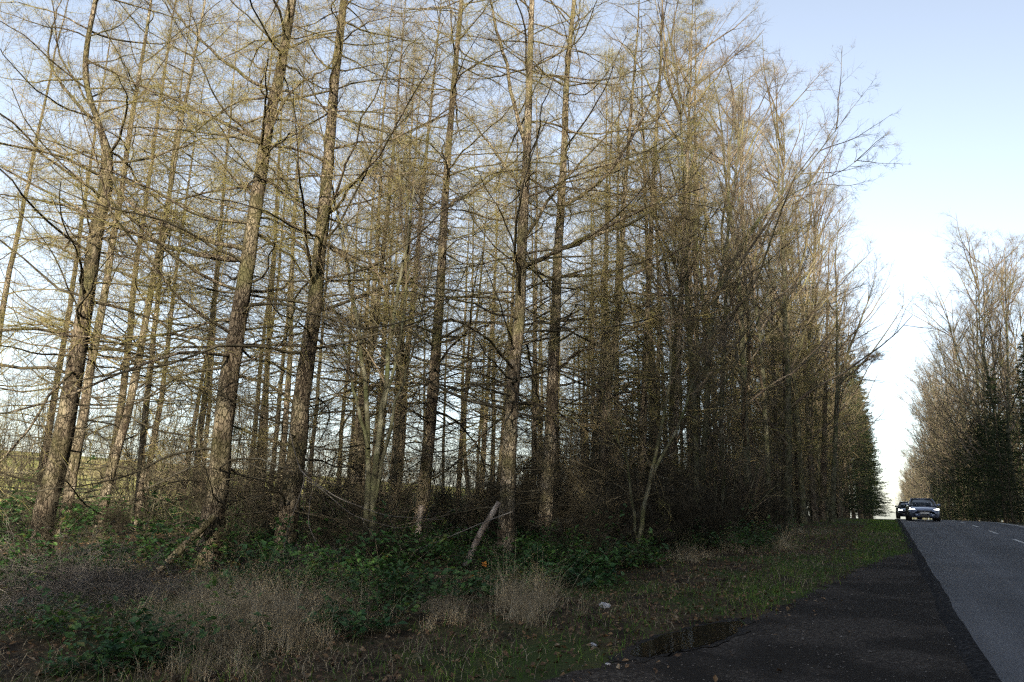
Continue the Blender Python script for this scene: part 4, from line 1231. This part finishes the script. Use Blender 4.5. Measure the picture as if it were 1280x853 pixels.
# ================================================================== CARS
def car(loc, yaw, paint_m, label, tall=1.0):
    """five-door hatchback facing -Y; origin on the road between the wheels"""
    t = thing('car', loc, label, 'car', None, yaw)
    Lh, Wd = 4.25, 0.89
    def loft(name, st, m, parent, close=True):
        # st: list of (y, [(x,z)...]) half outlines from centre-bottom round to centre-top; mirrored
        b_ = Buf(); rings = []
        for y_, half in st:
            full = [(x, y_, z) for x, z in half] + [(-x, y_, z) for x, z in reversed(half)]
            rings.append(full)
        n_ = len(rings[0])
        V_ = np.array(rings).reshape(-1, 3)
        Q_ = [(i * n_ + j, i * n_ + (j + 1) % n_, (i + 1) * n_ + (j + 1) % n_, (i + 1) * n_ + j) for i in range(len(rings) - 1) for j in range(n_)]
        b_.add(V_, quads=np.array(Q_))
        if close:
            for e in (0, len(rings) - 1):
                c_ = b_.n
                b_.add(V_[e * n_:(e + 1) * n_].mean(0)[None])
                b_.t.append(np.array([[e * n_ + j, e * n_ + (j + 1) % n_, c_] for j in range(n_)]))
        return link(name, b_.mesh(name, m), parent)
    def sec(w, z0, zm, zt, wt):
        return [(0.02, z0), (w * 0.86, z0), (w * 0.97, z0 + 0.12), (w, zm), (w * 0.985, zt - 0.12), (wt, zt - 0.02), (wt * 0.6, zt), (0.02, zt + 0.012)]
    body = loft('body', [(-2.12, sec(0.60, 0.30, 0.45, 0.60, 0.50)), (-2.06, sec(0.74, 0.24, 0.45, 0.70, 0.64)), (-1.90, sec(0.84, 0.20, 0.48, 0.78, 0.70)), (-1.55, sec(Wd, 0.19, 0.55, 0.86, 0.74)),
                         (-0.95, sec(Wd, 0.19, 0.60, 0.95, 0.78)), (0.2, sec(Wd, 0.19, 0.62, 0.97, 0.80)), (1.4, sec(Wd, 0.19, 0.62, 1.0, 0.80)), (1.95, sec(0.85, 0.24, 0.62, 0.98, 0.74)), (2.12, sec(0.74, 0.34, 0.6, 0.9, 0.62))], paint_m, t)
    def cab(w, wt, z0, zt):
        return [(0.02, z0), (w, z0), (w * 0.5 + wt * 0.5, (z0 + zt) / 2 + 0.02), (wt, zt - 0.05), (wt * 0.8, zt), (0.02, zt + 0.02)]
    z_r = 1.45 * tall
    loft('cabin_glass', [(-1.02, cab(0.76, 0.70, 0.93, 0.98)), (-0.62, cab(0.77, 0.64, 0.93, 1.22 * tall)), (-0.22, cab(0.775, 0.585, 0.93, z_r - 0.035)), (0.5, cab(0.78, 0.585, 0.93, z_r - 0.02)),
                         (1.3, cab(0.77, 0.57, 0.93, z_r - 0.07)), (1.95, cab(0.70, 0.60, 0.93, 1.0))], CM['glass'], t)
    loft('roof', [(-0.30, [(0.02, z_r - 0.05), (0.55, z_r - 0.07), (0.60, z_r - 0.075), (0.56, z_r - 0.02), (0.3, z_r - 0.005), (0.02, z_r)]), (0.4, [(0.02, z_r - 0.05), (0.57, z_r - 0.07), (0.62, z_r - 0.07), (0.57, z_r + 0.0), (0.3, z_r + 0.02), (0.02, z_r + 0.025)]),
                  (1.45, [(0.02, z_r - 0.14), (0.55, z_r - 0.15), (0.6, z_r - 0.15), (0.55, z_r - 0.06), (0.3, z_r - 0.04), (0.02, z_r - 0.04)])], paint_m, t)
    for sx in (-1, 1):     # windscreen pillars
        b_ = Buf()
        P_ = np.array([[(sx * 0.765, -1.04, 0.95), (sx * 0.70, -0.62, 1.22 * tall), (sx * 0.59, -0.22, z_r - 0.04)]])
        b_.tubes(P_, np.array([[0.035, 0.033, 0.035]]), 6)
        link('pillar', b_.mesh('pillar', paint_m), t)
        # headlamp: wedge that wraps round the corner
        b_ = Buf()
        hx = np.array([0.40, 0.56, 0.74, 0.83]); yy = np.array([-2.075, -2.05, -1.96, -1.80])
        lo = np.array([0.62, 0.595, 0.60, 0.66]); hi_ = np.array([0.66, 0.72, 0.765, 0.785])
        Vh = np.concatenate([np.stack([sx * hx, yy - 0.025, lo], -1), np.stack([sx * hx, yy + 0.035, hi_], -1), np.stack([sx * hx * 0.95, yy + 0.2, (lo + hi_) / 2], -1)])
        Qh = [(k, k + 1, k + 5, k + 4) for k in range(3)] + [(k + 4, k + 5, k + 9, k + 8) for k in range(3)] + [(k + 8, k + 9, k + 1, k) for k in range(3)]
        b_.add(Vh, quads=np.array(Qh))
        link('headlight', b_.mesh('headlight', CM['lamp'], False), t)
        b_ = Buf()       # mirror
        a_ = np.linspace(0, 2 * math.pi, 9)[:-1]
        b_.tubes(np.array([[(sx * 0.79, -0.78, 1.0), (sx * 0.90, -0.80, 1.02), (sx * 1.0, -0.80, 1.02), (sx * 1.04, -0.8, 1.02)]]), np.array([[0.02, 0.075, 0.075, 0.02]]), 8)
        link('mirror', b_.mesh('mirror', paint_m), t)
        for wy in (-1.33, 1.30):
            b_ = Buf()
            prof = [(0.0, 0.20), (0.0, 0.29), (0.02, 0.318), (0.18, 0.318), (0.205, 0.29), (0.205, 0.20)]
            aa = np.linspace(0, 2 * math.pi, 25)[:-1]
            Vw = np.array([[(sx * (0.70 + px_), wy + r_ * math.cos(q), 0.318 + r_ * math.sin(q)) for q in aa] for px_, r_ in prof])
            Qw = [(i * 24 + j, i * 24 + (j + 1) % 24, (i + 1) * 24 + (j + 1) % 24, (i + 1) * 24 + j) for i in range(5) for j in range(24)]
            b_.add(Vw.reshape(-1, 3), quads=np.array(Qw))
            w_ = link('wheel', b_.mesh('wheel', CM['tyre']), t)
            b_ = Buf()
            b_.add(np.array([(sx * 0.885, wy, 0.318)] + [(sx * 0.875, wy + (0.2 if k % 2 else 0.15) * math.cos(q), 0.318 + (0.2 if k % 2 else 0.15) * math.sin(q)) for k, q in enumerate(aa)]), tris=[(0, 1 + k, 1 + (k + 1) % 24) for k in range(24)])
            link('rim', b_.mesh('rim', CM['chrome'], False), w_)
    def panel(name, x0, x1, z0, z1, y_, m, dep=0.03, curve=0.08):
        xs_ = np.linspace(x0, x1, 9)
        yb = y_ + curve * (xs_ / 0.7) ** 2
        Vp = np.concatenate([np.stack([xs_, yb, np.full(9, z0)], -1), np.stack([xs_, yb + 0.015, np.full(9, z1)], -1), np.stack([xs_, yb + dep + 0.015, np.full(9, z1)], -1), np.stack([xs_, yb + dep, np.full(9, z0)], -1)])
        Qp = [(r_ * 9 + k, r_ * 9 + k + 1, ((r_ + 1) % 4) * 9 + k + 1, ((r_ + 1) % 4) * 9 + k) for r_ in range(4) for k in range(8)]
        b_ = Buf(); b_.add(Vp, quads=np.array(Qp))
        return link(name, b_.mesh(name, m, False), t)
    panel('grille', -0.42, 0.42, 0.575, 0.655, -2.145, CM['black'])
    panel('lower_intake', -0.58, 0.58, 0.27, 0.40, -2.145, CM['black'], curve=0.1)
    panel('number_plate', -0.26, 0.26, 0.43, 0.54, -2.165, CM['plate'], curve=0.02)
    # round front emblem: ring with a V over a W
    b_ = Buf()
    q = np.linspace(0, 2 * math.pi, 21)
    b_.tubes(np.stack([0.075 * np.cos(q), np.full(21, -2.165), 0.625 + 0.075 * np.sin(q)], -1)[None], np.full((1, 21), 0.008), 5)
    for P_ in ([(-0.035, 0.69), (0, 0.63), (0.035, 0.69)], [(-0.062, 0.655), (-0.03, 0.56), (0, 0.62), (0.03, 0.56), (0.062, 0.655)]):
        b_.tubes(np.array([[(a0, -2.166, z0_) for a0, z0_ in P_]]), np.full((1, len(P_)), 0.009), 4)
    link('emblem', b_.mesh('emblem', CM['chrome']), t)
    return t
CM = dict(glass=plain('car_glass', (0.02, 0.03, 0.035), 0.05, spec=0.8), lamp=plain('headlamp', (0.9, 0.9, 0.9), 0.2, emit=16.0), tyre=plain('tyre', (0.015, 0.015, 0.016), 0.8),
          chrome=plain('chrome', (0.6, 0.6, 0.62), 0.25, 0.9), black=plain('black_plastic', (0.012, 0.012, 0.014), 0.5), plate=plain('plate', (0.5, 0.5, 0.48), 0.5))
blue = plain('blue_grey_paint', (0.17, 0.205, 0.30), 0.25, 0.4, coat=1.0)
dark = plain('dark_paint', (0.022, 0.024, 0.034), 0.3, 0.2, coat=0.8)
def road_z(y): return float(gz(4, y)) + 0.065
def road_x(px, y):
    r = ray(px, 646)
    return r[0] / r[1] * y
car((road_x(1153, 58.0), 58.0, road_z(58)), R(2), blue, 'blue-grey hatchback with lit headlights leading on the road')
car((road_x(1136, 74.0), 74.0, road_z(74)), R(2), dark, 'dark car with lit headlights following behind the blue-grey hatchback')
